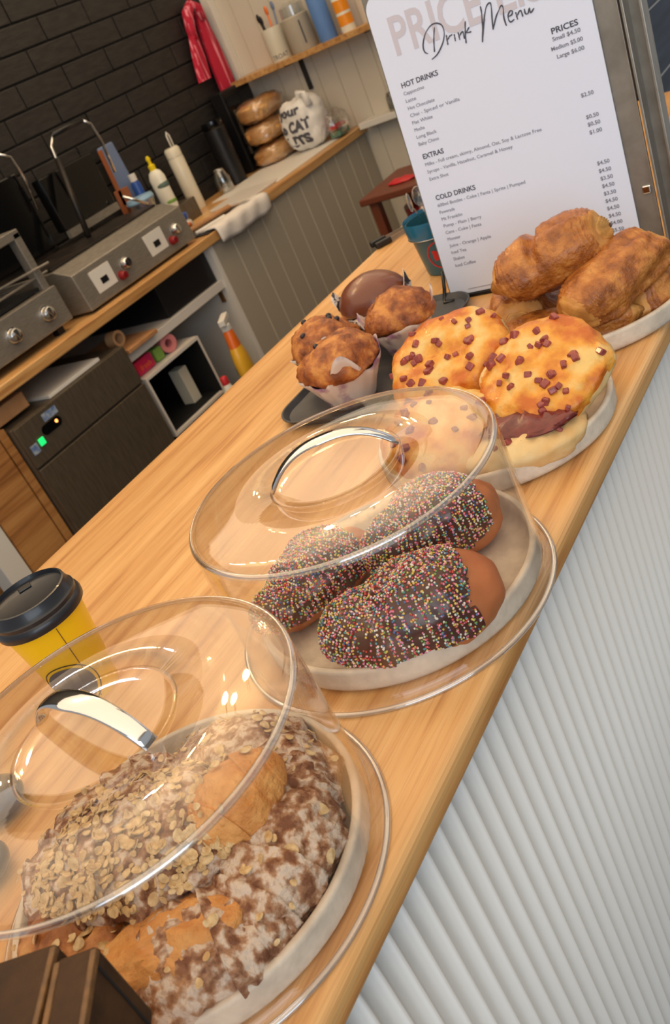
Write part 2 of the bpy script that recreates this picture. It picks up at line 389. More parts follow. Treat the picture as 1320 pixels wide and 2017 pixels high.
PL = [(-0.492, 0.570, 0.0, 'sand coloured plate under the farther dome holding sprinkled doughnuts'),
      (-0.499, 0.856, 0.0, 'uncovered sand coloured plate holding the cheese and bacon rolls'),
      (-0.474, 1.143, 0.0, 'sand coloured plate holding the heap of chocolate pastries before the menu')]
for x, y, z, l in PL:
    c = copy_tree(p1); c.location = (x, y, z); c['label'] = l

# ---------------------------------------------------------------- acrylic domes
def make_dome(label, hang):
    t = thing('cake_dome', label, 'cake dome', (0, 0, 0), 0, 'clear acrylic cake domes')
    th = 0.0016
    outer = [(0.1595, 0.0), (0.1600, 0.0025), (0.1580, 0.004), (0.1535, 0.006), (0.1515, 0.012), (0.1505, 0.05), (0.1498, 0.10), (0.1490, 0.138), (0.1475, 0.1455), (0.1435, 0.1508), (0.138, 0.1524), (0.132, 0.1530), (0.10, 0.15325), (0.064, 0.1535)]
    inner = [(0.0615, 0.1520), (0.10, 0.15175), (0.131, 0.1515), (0.137, 0.1508), (0.1422, 0.1492), (0.1460, 0.1445), (0.1474, 0.1375), (0.1482, 0.10), (0.1489, 0.05), (0.1499, 0.012), (0.152, 0.004), (0.156, 0.0)]
    m = MB(); m.lathe(outer+inner, 128, closed=True); m.build('dome_shell', 'dome', t, smooth=True)
    # recessed centre disc
    m = MB(); m.lathe([(0, 0.1505), (0.050, 0.1505), (0.056, 0.1508), (0.060, 0.1520), (0.064, 0.1537), (0.063, 0.1545), (0.059, 0.1532), (0.055, 0.1522), (0.050, 0.1519), (0, 0.1519)], 96)
    m.build('handle_recess', 'dome', t, smooth=True)
    m = MB(); m.lathe([(0.1562, 0.0002), (0.1604, 0.0002), (0.1610, 0.0022), (0.1600, 0.0038), (0.1578, 0.0042), (0.1562, 0.0036)], 128, closed=True)
    m.build('base_rim', 'domeedge', t, smooth=True)
    m = MB(); m.lathe([(0.1478, 0.1440), (0.1492, 0.1448), (0.1488, 0.1466), (0.1468, 0.1490), (0.1455, 0.1490), (0.1470, 0.1462)], 128, closed=True)
    m.build('top_rim', 'domeedge', t, smooth=True)
    m = MB(); pts = []
    for i in range(25):
        u = -1+2*i/24; pts.append((0.061*u, 0, 0.1535+0.030*(1-abs(u)**2.6)))
    vs = []; 
    for i, p in enumerate(pts):
        u = abs(-1+2*i/24); wd = 0.010-0.0035*u; p = Vector(p)
        q0 = Vector(pts[max(i-1, 0)]); q1 = Vector(pts[min(i+1, 24)]); tg = (q1-q0).normalized(); nn = Vector((-tg.z, 0, tg.x))
        for k in range(12):
            a = 2*PI*k/12; vs.append(p+Vector((0, math.cos(a)*wd, 0))+nn*math.sin(a)*0.0026)
    m.add(vs, [(i*12+k, i*12+(k+1) % 12, (i+1)*12+(k+1) % 12, (i+1)*12+k) for i in range(24) for k in range(12)]+[tuple(range(12))[::-1], tuple(24*12+k for k in range(12))])
    hd = m.build('handle', 'chrome', t, smooth=True, rotz=hang); hd['label'] = 'chrome arched handle'
    return t
d1 = make_dome('clear cake dome with wide chrome handle, nearest, covering almond croissants', R(-2)); d1.location = (-0.516, 0.241, 0.0)
d2 = make_dome('clear cake dome covering the sprinkled doughnuts, second from the near end', R(34)); d2.location = (-0.495, 0.560, 0.0)
# plates rest inside the domes; shift small to stay on the counter

# ---------------------------------------------------------------- doughnut fingers with sprinkles
def make_doughnut(label, loc, rotz, L, W, H, seed, tilt=0):
    t = thing('sprinkle_doughnut', label, 'doughnut', loc, 0, 'sprinkled chocolate doughnuts under the dome', rot=(0, 0, rotz))
    def body(v, off=0.0):
        u = v.x
        wide = 1.0+0.10*u-0.25*max(0, -u-0.2)
        x = math.copysign(abs(v.x)**0.8, v.x)*L/2
        y = math.copysign(abs(v.y)**0.85, v.y)*W/2*wide
        zz = math.copysign(abs(v.z)**0.8, v.z)
        hump = 1.0+0.30*math.exp(-((u-0.15)/0.42)**2)-0.16*math.exp(-((u+0.35)/0.16)**2)
        z = H*0.45+zz*H*0.5*(hump if zz > 0 else 0.9)
        p = Vector((x, y, z)); nrm = Vector((v.x/L, v.y/W, v.z/H)).normalized()
        p += nrm*(0.0060*fbm(p, 22, seed)+off)
        p.z = max(p.z, 0.0); return p
    m = MB(); m.sphere((0, 0, 0), 1, nu=56, nv=34, fn=body); m.build('bun', 'bun', t, smooth=True)
    m = MB(); m.sphere((0, 0, 0), 1, nu=84, nv=52, fn=lambda v: body(v, 0.0030))
    keep = []
    for f in m.f:
        c = sum((Vector(m.v[i]) for i in f), Vector())/len(f)
        w_ = 0.006*fbm(c, 40, seed+3)
        if c.z > H*0.34+w_ and c.x < L*0.5*(0.66)+w_*1.5: keep.append(f)
    ic = MB(); ic.v = m.v; ic.f = keep; ic.mi = [0]*len(keep)
    used = sorted({i for f in keep for i in f}); mp = {a: b for b, a in enumerate(used)}
    ic2 = MB(); ic2.add([m.v[i] for i in used], [tuple(mp[i] for i in f) for f in keep])
    ic2.build('icing', 'choc', t, smooth=True, solid=0.0025)
    # sprinkles
    rnd = random.Random(seed); sp = MB(); areas = []; tot = 0
    for f in keep:
        a, b, c = [Vector(m.v[i]) for i in f[:3]]; ar = (b-a).cross(c-a).length; tot += ar; areas.append(tot)
    import bisect
    oct_v = [Vector(q) for q in ((1, 0, 0), (-1, 0, 0), (0, 1, 0), (0, -1, 0), (0, 0, 1), (0, 0, -1))]
    ico = MB(); ico.sphere((0, 0, 0), 1, nu=6, nv=4); iv = [Vector(q) for q in ico.v]
    for k in range(4400):
        f = keep[bisect.bisect(areas, rnd.random()*tot) % len(keep)]
        vs = [Vector(m.v[i]) for i in f]; ws = [rnd.random() for _ in vs]; sw = sum(ws)
        c = sum((v*w_/sw for v, w_ in zip(vs, ws)), Vector()); nn = (vs[1]-vs[0]).cross(vs[2]-vs[0]).normalized()
        if fbm(c, 34, seed+9) < -0.55 and rnd.random() < 0.8: continue
        c += nn*0.0005; rr = rnd.uniform(0.00085, 0.00125)
        sp.add([c+v*rr for v in iv], ico.f, rnd.choice((0, 0, 1, 1, 2, 2, 3, 4, 4, 5, 6)))
    s = sp.build('sprinkles', SPR, t); s['kind'] = 'stuff'; s['label'] = 'tiny multicoloured sugar balls'
    return t
make_doughnut('sprinkled chocolate doughnut nearest the counter edge, bun end bare', (-0.430, 0.500, 0.004), R(33), 0.164, 0.100, 0.068, 1)
make_doughnut('sprinkled chocolate doughnut behind the nearest one, towards the rolls', (-0.466, 0.622, 0.004), R(42), 0.142, 0.086, 0.070, 2)
make_doughnut('sprinkled chocolate doughnut on the barista side of the plate', (-0.570, 0.545, 0.004), R(72), 0.150, 0.082, 0.060, 3)

# ---------------------------------------------------------------- almond croissants
def cro_surface(L, W, H, bend, seed, nu=140, nv=60, segs=7, rough=0.0055):
    vs = []; fs = []
    for i in range(nu+1):
        u = -1+2*i/nu
        ang = bend*u
        Rb = L/2/max(bend, 1e-3)
        cx = Rb*math.sin(ang); cy = -Rb*(1-math.cos(ang))+0.0
        tx = Vector((math.cos(ang), -math.sin(ang), 0)); nx = Vector((math.sin(ang), math.cos(ang), 0))
        prof = max(0.02, (1-abs(u)**2.4))**0.55
        ph = (u*segs/2) % 1.0 if u < 0 else (1-((u*segs/2) % 1.0))
        st = 1.0+0.10*(ph-0.5)
        for k in range(nv):
            a = 2*PI*k/nv
            w_ = math.cos(a)*W/2*prof*st; h_ = math.sin(a)
            h_ = (h_*H*0.62 if h_ > 0 else h_*H*0.38)*prof*st
            p = Vector((cx, cy, H*0.38))+nx*w_+Vector((0, 0, h_))
            d = (nx*math.cos(a)+Vector((0, 0, math.sin(a))))
            p += d*rough*(fbm(p, 34, seed)+0.45*fbm(p, 120, seed+2)-0.5*max(0, 0.25-abs(noise.noise(p*70)))*4*0.4)*min(1, prof*1.5)
            p.z = max(p.z, 0); vs.append(p)
    for i in range(nu):
        for k in range(nv): fs.append((i*nv+k, (i+1)*nv+k, (i+1)*nv+(k+1) % nv, i*nv+(k+1) % nv))
    fs.append(tuple(range(nv))); fs.append(tuple(nu*nv+k for k in range(nv))[::-1])
    return vs, fs
def scatter_flakes(vs, fs, n, seed, rmin, rmax, zmin, parent, xr=None, name='flaked_almonds'):
    rnd = random.Random(seed); fb = MB(); cand = []
    for f in fs:
        if len(f) > 4: continue
        a, b, c = vs[f[0]], vs[f[1]], vs[f[2]]; nn = (b-a).cross(c-a)
        if nn.length < 1e-9: continue
        nn.normalize()
        cc = (a+b+c)/3
        if nn.z < 0: nn = -nn if nn.dot(cc-Vector((cc.x, cc.y, 0))) < 0 else nn
        if cc.z > zmin and nn.z > 0.1 and (xr is None or xr(cc)): cand.append((cc, nn))
    for k in range(n):
        c, nn = rnd.choice(cand); c = c+nn*rnd.uniform(0.0006, 0.004)
        nn = (nn+Vector((rnd.uniform(-.6, .6), rnd.uniform(-.6, .6), rnd.uniform(-.2, .6)))).normalized()
        a = nn.orthogonal().normalized(); q = rnd.uniform(0, 6.28); b = nn.cross(a)
        a, b = a*math.cos(q)+b*math.sin(q), b*math.cos(q)-a*math.sin(q)
        r = rmin+(rmax-rmin)*rnd.random()**1.6*1.35; e = rnd.uniform(0.55, 0.8); m_ = 9; cut = rnd.random() < 0.4
        top = []; bot = []
        for i in range(m_):
            t_ = 2*PI*i/m_; x = math.cos(t_)*(1 if math.cos(t_) < 0 or not cut else 0.3); y = math.sin(t_)*e
            bend_ = 0.22*r*x*x
            p = c+a*x*r+b*y*r+nn*bend_; top.append(p+nn*0.00035); bot.append(p-nn*0.00035)
        fb.add(top+bot, [tuple(range(m_)), tuple(range(2*m_-1, m_-1, -1))]+[(i, m_+i, m_+(i+1) % m_, (i+1) % m_) for i in range(m_)])
    o = fb.build(name, 'almond', parent); o['kind'] = 'stuff'; return o
def make_croissant(label, loc, rotz, L, W, H, bend, seed, m, flakes, tilt=(0, 0), cream=False):
    t = thing('almond_croissant', label, 'croissant', loc, 0, 'almond croissants under the nearest dome', rot=(tilt[0], tilt[1], rotz))
    vs, fs = cro_surface(L, W, H, bend, seed)
    b = MB(); b.add(vs, fs); b.build('pastry', m, t, smooth=True)
    if cream:
        c = MB(); c.sphere((0, 0, 0), 1, nu=30, nv=16, fn=lambda v: Vector((v.x*L*0.36+0.008, v.y*W*0.30, H*0.80+v.z*H*0.24))+v*0.006*fbm(v, 3, seed+5))
        c.build('frangipane_topping', 'frangipane', t, smooth=True)
    if flakes: scatter_flakes(vs, fs, flakes, seed, 0.0024, 0.0056, H*0.5, t)
    return t
CR = [('sugar dusted almond croissant at the back of the nearest plate', (-0.490, 0.318, 0.006), R(-8), 0.17, 0.098, 0.054, 0.5, 11, 'sugar', 70, (0, 0), False),
      ('sugar dusted almond croissant at the plate side facing the doughnuts and counter edge', (-0.428, 0.262, 0.006), R(-70), 0.17, 0.092, 0.058, 0.6, 12, 'sugar', 40, (0, 0), False),
      ('dark ridged almond croissant at the near right of the nearest plate', (-0.446, 0.172, 0.006), R(-136), 0.155, 0.094, 0.052, 0.5, 13, 'sugar', 14, (0, 0), True),
      ('almond croissant at the near side behind the chocolate slices', (-0.530, 0.152, 0.006), R(160), 0.14, 0.090, 0.052, 0.5, 14, 'crust', 90, (0, 0), False),
      ('ridged almond croissant on the barista side of the nearest plate', (-0.592, 0.235, 0.006), R(80), 0.165, 0.092, 0.056, 0.5, 15, 'sugar', 40, (0, 0), False),
      ('topmost almond croissant smothered in flaked almonds', (-0.512, 0.222, 0.036), R(34), 0.175, 0.118, 0.050, 0.35, 16, 'sugar', 760, (0, 0), False)]
for a in CR: make_croissant(*a)
t = thing('croissant_piece', 'bare orange brown croissant half sitting on top of the sugared ones', 'croissant', (-0.449, 0.266, 0.046), R(75), rot=(0, R(-8), R(75)))
vs, fs = cro_surface(0.088, 0.060, 0.048, 0.4, 33, segs=5, rough=0.0015)
b = MB(); b.add(vs, fs); b.build('pastry', 'frangipane', t, smooth=True)
scatter_flakes(vs, fs, 10, 5, 0.003, 0.005, 0.02, t)
# loose big flakes slid to the near side
fl = MB(); rnd = random.Random(3)

# ---------------------------------------------------------------- cheese and bacon rolls
def make_roll(label, loc, rot, rx, ry, H, seed, nb, m='cheese', jam=False):
    t = thing('cheese_bacon_roll', label, 'bread roll', loc, 0, 'cheese and bacon rolls', rot=rot)
    def body(v):
        k = 1+0.10*fbm(v, 1.3, seed)
        x = math.copysign(abs(v.x)**0.92, v.x)*rx*k; y = math.copysign(abs(v.y)**0.92, v.y)*ry*k
        zz = math.copysign(abs(v.z)**0.75, v.z)
        z = H*0.42+(zz*H*0.58 if zz > 0 else zz*H*0.42)
        p = Vector((x, y, z)); top = max(0, v.z)
        p += v*(0.0030*fbm(p, 40, seed)+0.0080*top*fbm(p, 15, seed+1)+0.0060*top*abs(fbm(p, 38, seed+2)))
        p.z -= 0.006*top*math.exp(-(v.x**2+v.y**2)*4)
        return p
    b = MB(); b.sphere((0, 0, 0), 1, nu=64, nv=36, fn=body)
    mats = ['dough', m]; 
    for i, f in enumerate(b.f):
        c = sum((Vector(b.v[j]) for j in f), Vector())/len(f)
        if c.z > H*0.50+0.009*fbm(c, 30, seed+4): b.mi[i] = 1
    b.build('roll', mats, t, smooth=True)
    rnd = random.Random(seed*5); cub = None
    for k in range(nb):
        for _ in range(40):
            a = rnd.uniform(0, 2*PI); r = math.sqrt(rnd.random())*0.9; v = Vector((r*math.cos(a), r*math.sin(a), 0)); v.z = math.sqrt(max(0, 1-r*r))
            break
        p = body(v.normalized())
        if cub is None:
            q = MB(); q.box(-0.0042, 0.0042, -0.0038, 0.0038, -0.003, 0.003); o = q.build('bacon_piece', 'bacon', t, bevel=0.0014)
            cub = o
        else:
            o = cub.copy(); COL.objects.link(o); o.parent = t
        o.location = p+v*0.0006; o.rotation_euler = (rnd.uniform(-.5, .5)-v.y*0.7, rnd.uniform(-.5, .5)+v.x*0.7, rnd.uniform(0, 3)); s = rnd.uniform(0.7, 1.3); o.scale = (s, s*rnd.uniform(.7, 1.2), s)
    return t
make_roll('cheese and bacon roll on top, towards the muffins', (-0.558, 0.918, 0.056), (R(26), R(-12), R(20)), 0.082, 0.070, 0.048, 21, 34)
make_roll('cheese and bacon roll on top, nearest the corrugated counter front', (-0.422, 0.870, 0.048), (R(24), R(12), R(-20)), 0.073, 0.072, 0.044, 22, 34)
make_roll('pale bottom roll with dark red filling showing at the plate rim', (-0.440, 0.800, 0.004), (0, 0, R(25)), 0.074, 0.064, 0.044, 23, 5, 'dough')
make_roll('cheese and bacon roll in the bottom layer, partly hidden by the top rolls', (-0.570, 0.885, 0.004), (0, 0, R(-10)), 0.070, 0.068, 0.050, 24, 8)
make_roll('cheese and bacon roll seen through the dome of the doughnuts', (-0.535, 0.795, 0.012), (R(14), R(-6), R(60)), 0.072, 0.066, 0.062, 25, 16)
t = thing('filling_layer', 'dark red bacon filling squeezed between the upper and pale bottom roll', 'filling', (-0.428, 0.812, 0.040))
b = MB(); b.sphere((0, 0, 0), 1, nu=40, nv=10, fn=lambda v: Vector((v.x*0.058, v.y*0.050, v.z*0.010+0.004))+Vector((v.x, v.y, 0.5))*0.010*fbm(v, 6, 2)); b.build('filling', 'jam', t, smooth=True)

# ---------------------------------------------------------------- pains au chocolat
def make_pain(label, loc, rot, L, W, H, seed, notch=0.0):
    t = thing('chocolate_pastry', label, 'pastry', loc, 0, 'chocolate pastries heaped on the far plate', rot=rot)
    nu, nv = 80, 44; b = MB(); vs = []
    for i in range(nu+1):
        u = -1+2*i/nu
        end = 0.42+0.58*max(0.0, (1-abs(u)**3.6))**0.55
        x = u*L/2
        nd = notch*math.exp(-((u+0.15)/0.10)**2)
        for k in range(nv):
            a = 2*PI*k/nv; ca, sa = math.cos(a), math.sin(a)
            w_ = math.copysign(abs(ca)**0.85, ca)*W/2; h_ = math.copysign(abs(sa)**0.85, sa)*(H*0.6 if sa > 0 else H*0.4)
            fl = 1.0+0.05*math.sin(5*a+seed)+0.04*math.sin(9*a+u*2)
            # flap of the roll: a step along the top
            st = 1.0+0.10*max(0, 1-((a-1.9) % (2*PI))/1.2)
            layer = 1.0+0.028*math.sin(abs(u)*80+a*0.6)*min(1, max(0, (abs(u)-0.55)*5))
            s_ = end*fl*st*layer*(1-nd*max(0, sa))
            p = Vector((x+0.006*math.sin(a*2+seed), w_*s_, H*0.4+h_*s_)); p += Vector((0, ca, sa))*(0.0035*fbm(p, 26, seed)+0.0012*fbm(p, 120, seed))
            p.z = max(p.z, 0); vs.append(p)
    fs = [(i*nv+k, (i+1)*nv+k, (i+1)*nv+(k+1) % nv, i*nv+(k+1) % nv) for i in range(nu) for k in range(nv)]
    b.add(vs, fs)
    for i, f in enumerate(b.f):
        if abs(-1+2*((i//nv)+0.5)/nu) > 0.90+0.12*noise.noise(Vector(vs[f[0]])*30): b.mi[i] = 1
    b.build('crust', ['pain', 'painend'], t, smooth=True)
    # rolled ends: spiral of layers
    for sgn in (-1, 1):
        e = MB(); ring = vs[0:nv] if sgn < 0 else vs[nu*nv:]
        c = sum(ring, Vector())/nv; ev = []; K = 13
        for j in range(K):
            f = 1-j/(K-1.0); z_off = sgn*(0.010*math.sin(min(1, (1-f)*1.3)*PI/2)+0.0016*(1 if j % 2 else -1))
            for k in range(nv): p = c+(ring[k]-c)*f; ev.append(Vector((p.x+z_off, p.y, p.z)))
        ff = [(j*nv+k, j*nv+(k+1) % nv, (j+1)*nv+(k+1) % nv, (j+1)*nv+k) for j in range(K-1) for k in range(nv)]
        if sgn > 0: ff = [f[::-1] for f in ff]
        e.add(ev, ff); e.build('rolled_end', 'painend', t, smooth=True)
        q = MB(); q.sphere(c+Vector((sgn*0.011, 0.004, 0.0)), 0.003, 0.0062, 0.0035); s = q.build('chocolate_stick', 'choc', t, smooth=True)
    return t
make_pain('topmost chocolate pastry with a deep cleft across its middle', (-0.482, 1.118, 0.070), (R(0), R(-10), R(24)), 0.144, 0.104, 0.078, 31, 0.24)
make_pain('chocolate pastry leaning on the right of the heap, chocolate showing at its end', (-0.404, 1.098, 0.038), (R(0), R(-10), R(60)), 0.158, 0.092, 0.066, 32)
make_pain('chocolate pastry at the left of the heap beside the menu foot', (-0.550, 1.140, 0.006), (0, 0, R(-78)), 0.120, 0.096, 0.068, 33)
make_pain('bottom chocolate pastry lying along the front rim of the far plate', (-0.470, 1.062, 0.006), (0, 0, R(14)), 0.175, 0.080, 0.046, 34)
make_pain('chocolate pastry at the far right of the bottom layer against the plate rim', (-0.374, 1.150, 0.006), (0, 0, R(70)), 0.140, 0.080, 0.050, 35)

# ---------------------------------------------------------------- muffins on a charcoal platter
t = thing('platter', 'charcoal rounded platter under the muffins', 'platter', (-0.800, 1.115, 0))
def rrect(hx, hy, r, n=10):
    pts = []
    for cx, cy, a0 in ((hx-r, hy-r, 0), (-hx+r, hy-r, 90), (-hx+r, -hy+r, 180), (hx-r, -hy+r, 270)):
        for i in range(n+1):
            a = R(a0+90*i/n); pts.append((cx+r*math.cos(a), cy+r*math.sin(a)))
    return pts
m = MB(); loops = []
for (d, z) in ((0.0, 0.012), (0.0, 0.0135), (-0.003, 0.0135), (-0.010, 0.006), (-0.020, 0.005)):
    loops.append([Vector((x, y, z)) for x, y in rrect(0.098+d, 0.198+d, 0.06+d*0.9)])
lo2 = [[Vector((x, y, z)) for x, y in rrect(0.098+d, 0.198+d, 0.06+d*0.9)] for d, z in ((-0.012, 0.0), (0.0, 0.012))]
n = len(loops[0]); allv = lo2[0]+sum(loops, []); fs = [tuple(range(n))[::-1]]
for j in range(len(loops)):
    fs += [(j*n+k, j*n+(k+1) % n, (j+1)*n+(k+1) % n, (j+1)*n+k) for k in range(n)]
fs.append(tuple(len(loops)*n+k for k in range(n)))
m.add(allv, fs); m.build('tray', 'slate', t, smooth=False, ang=40); 
def make_muffin(label, loc, rotz, s, topm, linerm, seed, berries=0, tilt=(0, 0), low=1.0):
    t = thing('muffin', label, 'muffin', loc, 0, 'muffins in paper wraps on the charcoal platter', rot=(tilt[0], tilt[1], rotz))
    h = 0.052*s*low; b = MB()
    b.lathe([(0.0, 0.0), (0.030*s, 0.0), (0.044*s, h)], 32); b.build('cake', 'muffin' if topm == 'muffin' else 'bun', t, smooth=True)
    def top(v):
        k = 1+0.10*fbm(v, 1.6, seed)*(topm == 'muffin')
        z = v.z*0.044*s if v.z > 0 else v.z*0.012*s
        p = Vector((v.x*0.056*s*k, v.y*0.053*s*k, h+z))
        if topm == 'muffin': p += v*(0.007*fbm(p, 26, seed)+0.004*abs(fbm(p, 60, seed+1)))
        else: p += v*0.001*fbm(p, 30, seed)
        return p
    b = MB(); b.sphere((0, 0, 0), 1, nu=48, nv=28, fn=top); b.build('muffin_top', topm, t, smooth=True)
    # tulip paper: corners stand up in points
    b = MB(); n = 96; K = 10; vs = []
    for i in range(n):
        a = 2*PI*i/n; c = abs(math.cos(2*a+seed))**3; ht = (0.046+0.034*c*(0.7+0.5*math.sin(a*1.7+seed)))*s
        for k in range(K):
            f = k/(K-1); pl = 1+0.035*math.sin(a*14)*f
            r = (0.031+0.019*min(1, f*1.1)+0.010*f*f*c)*s*pl+0.0015+0.002*f*noise.noise(Vector((a*5, f*4, seed)))
            vs.append(Vector((r*math.cos(a), r*math.sin(a), max(0.0, f*ht))))
    b.add(vs, [(i*K+k, ((i+1) % n)*K+k, ((i+1) % n)*K+k+1, i*K+k+1) for i in range(n) for k in range(K-1)])
    b.build('paper_wrap', linerm, t, smooth=True, solid=0.0006)
    rnd = random.Random(seed)
    for k in range(berries):
        a = rnd.uniform(0, 6.28); r = rnd.uniform(0.1, 0.75); v = Vector((r*math.cos(a), r*math.sin(a), math.sqrt(1-r*r)))
        q = MB(); q.sphere(top(v), 0.0045, 0.006, 0.004, nu=10, nv=6); q.build('berry', 'berry', t, smooth=True)
    return t
make_muffin('smooth chocolate topped muffin, farthest on the charcoal platter', (-0.838, 1.212, 0.006), R(20), 1.08, 'mufchoc', 'liner', 41, 0, (0, 0))
make_muffin('caramel brown muffin beside the cheese rolls, right of the chocolate one', (-0.748, 1.128, 0.006), R(60), 1.0, 'muffin', 'linerstain', 42, 0)
make_muffin('blueberry muffin with dark berries behind the nearest muffin', (-0.855, 1.072, 0.006), R(10), 0.98, 'muffin', 'liner', 43, 6)
make_muffin('nearest muffin with purple stained white paper, beside the dome', (-0.776, 0.982, 0.006), R(40), 1.05, 'muffin', 'linerstain', 44, 1)

# ---------------------------------------------------------------- menu on its stand
MT = Matrix.Translation((-0.757, 1.31, 0.0)) @ Matrix.Rotation(R(90)-math.atan2(0.045, 0.46), 4, 'X')
stand = thing('menu_stand', 'brushed steel menu stand with channel edge, holding the drink menu', 'menu stand')
stand.matrix_world = MT
MB().box(-0.004, 0.356, 0.0, 0.53, -0.006, -0.002).build('back_plate', 'steel', stand, bevel=0.001)
b = MB(); b.box(0.362, 0.366, 0.0, 0.53, -0.016, 0.010); b.box(0.384, 0.388, 0.0, 0.53, -0.016, 0.006); b.box(0.356, 0.388, 0.0, 0.53, -0.020, -0.014)
b.build('side_channel', 'steel', stand, bevel=0.001)
b = MB(); b.box(0.0, 0.36, -0.0, 0.006, -0.012, 0.005); b.build('bottom_ledge', 'black', stand, bevel=0.001)
b = MB(); b.tube([(-0.006, 0.05, -0.004), (-0.010, 0.02, 0.0), (-0.012, 0.004, 0.006), (-0.004, 0.0035, 0.022), (0.012, 0.0035, 0.018)], 0.0032, 8); b.build('wire_foot', 'black', stand, smooth=True)
b = MB(); b.tube([(0.17, 0.40, -0.008), (0.17, 0.02, -0.20)], 0.004, 8); b.build('rear_leg', 'steel', stand, smooth=True)
b = MB(); b.box(0.34, 0.352, 0.095, 0.107, -0.003, 0.001); b.build('screw_plate', 'chrome', stand, bevel=0.002)
menu = thing('drink_menu', 'white laminated drink menu sheet with price list, standing behind the pastries', 'menu')
menu.matrix_world = MT
pts = [(0.0, 0.0), (0.326, 0.0), (0.326, 0.4630)]
for i in range(9): a = R(90+90*i/8); pts.append((0.022+0.022*math.cos(a), 0.463-0.022+0.022*math.sin(a)))
pts[2] = (0.326, 0.445); 
tr = [(0.326-0.022+0.022*math.cos(R(q)), 0.463-0.022+0.022*math.sin(R(q))) for q in range(0, 91, 15)]
pts = [(0.0, 0.0), (0.326, 0.0)]+tr+pts[3:]
b = MB(); n = len(pts)
b.add([(x, y+0.007, 0.0) for x, y in pts]+[(x, y+0.007, 0.0016) for x, y in pts], [tuple(range(n))[::-1], tuple(range(n, 2*n))]+[(i, (i+1) % n, n+(i+1) % n, n+i) for i in range(n)])
b.build('sheet', 'paper', menu)
z0 = 0.0018; zt = 0.0002
def mtext(name, items, m, off=0.0):
    mesh_obj(name, [text('t', s, x, y, cap, wd, m, None, z=z0+zt, align=al, depth=0.0002, offset=off) for s, x, y, cap, wd, al in items], m, menu)
mtext('background_lettering', [('PRICE', 0.030, 0.383, 0.052, 0.148, 'LEFT'), ('LIST', 0.200, 0.383, 0.052, 0.105, 'LEFT')], 'inkpale', 0.0012)
H = 0.0074
mtext('hot_drinks_text', [('HOT DRINKS', 0.0222, 0.3375, H, 0.064, 'LEFT')], 'inkdark', 0.0002)
its = ['Cappuccino', 'Latte', 'Hot Chocolate', 'Chai - Spiced or Vanilla', 'Flat White', 'Mocha', 'Long Black', 'Baby Chino']
mtext('hot_drinks_items', [(s, 0.022, 0.3268-0.01086*i, 0.0050, len(s)*0.0036, 'LEFT') for i, s in enumerate(its)], 'ink')
mtext('extras_heading', [('EXTRAS', 0.0230, 0.2300, H, 0.037, 'LEFT')], 'inkdark', 0.0002)
mtext('extras_items', [('Milks - Full cream, skinny, Almond, Oat, Soy & Lactose Free', 0.023, 0.2188, 0.0050, 0.196, 'LEFT'),
                       ('Syrups - Vanilla, Hazelnut, Caramel & Honey', 0.023, 0.2075, 0.0050, 0.147, 'LEFT'), ('Extra Shot', 0.023, 0.1960, 0.0050, 0.034, 'LEFT')], 'ink')
mtext('cold_drinks_heading', [('COLD DRINKS', 0.0240, 0.1645, H, 0.071, 'LEFT')], 'inkdark', 0.0002)
its = ['600ml Bottles - Coke | Fanta | Sprite | Pumped', 'Powerade', 'Mt Franklin', 'Pump - Plain | Berry', 'Cans - Coke | Fanta', 'Monster', 'Juice - Orange | Apple', 'Iced Tea', 'Shakes', 'Iced Coffee']
mtext('cold_drinks_items', [(s, 0.0235, 0.1535-0.0111*i, 0.0050, min(len(s)*0.0034, 0.152), 'LEFT') for i, s in enumerate(its)], 'ink')
mtext('prices_heading', [('PRICES', 0.2645, 0.3352, H, 0.038, 'LEFT')], 'inkdark', 0.0002)
pr = [('Small $4.50', 0.3035, 0.3262, 0.040), ('Medium $5.00', 0.3040, 0.3148, 0.045), ('Large $6.00', 0.3035, 0.3035, 0.039), ('$2.50', 0.3030, 0.2455, 0.018),
      ('$0.50', 0.3035, 0.2160, 0.018), ('$0.50', 0.3035, 0.2058, 0.018), ('$1.00', 0.3035, 0.1950, 0.018)]
for i, s in enumerate(('$4.50', '$4.50', '$3.50', '$4.50', '$3.50', '$4.50', '$4.50', '$4.50', '$4.00', '$5.50')): pr.append((s, 0.3045, 0.1512-0.0109*i, 0.018))
for q in pr: mtext('price_text', [(q[0], q[1], q[2], 0.0052, q[3], 'RIGHT')], 'ink', 0.0001)
b = MB(); b.box(0.034, 0.150, 0.0132, 0.0139, z0, z0+0.0003); b.build('ruled_line', 'ink', menu)
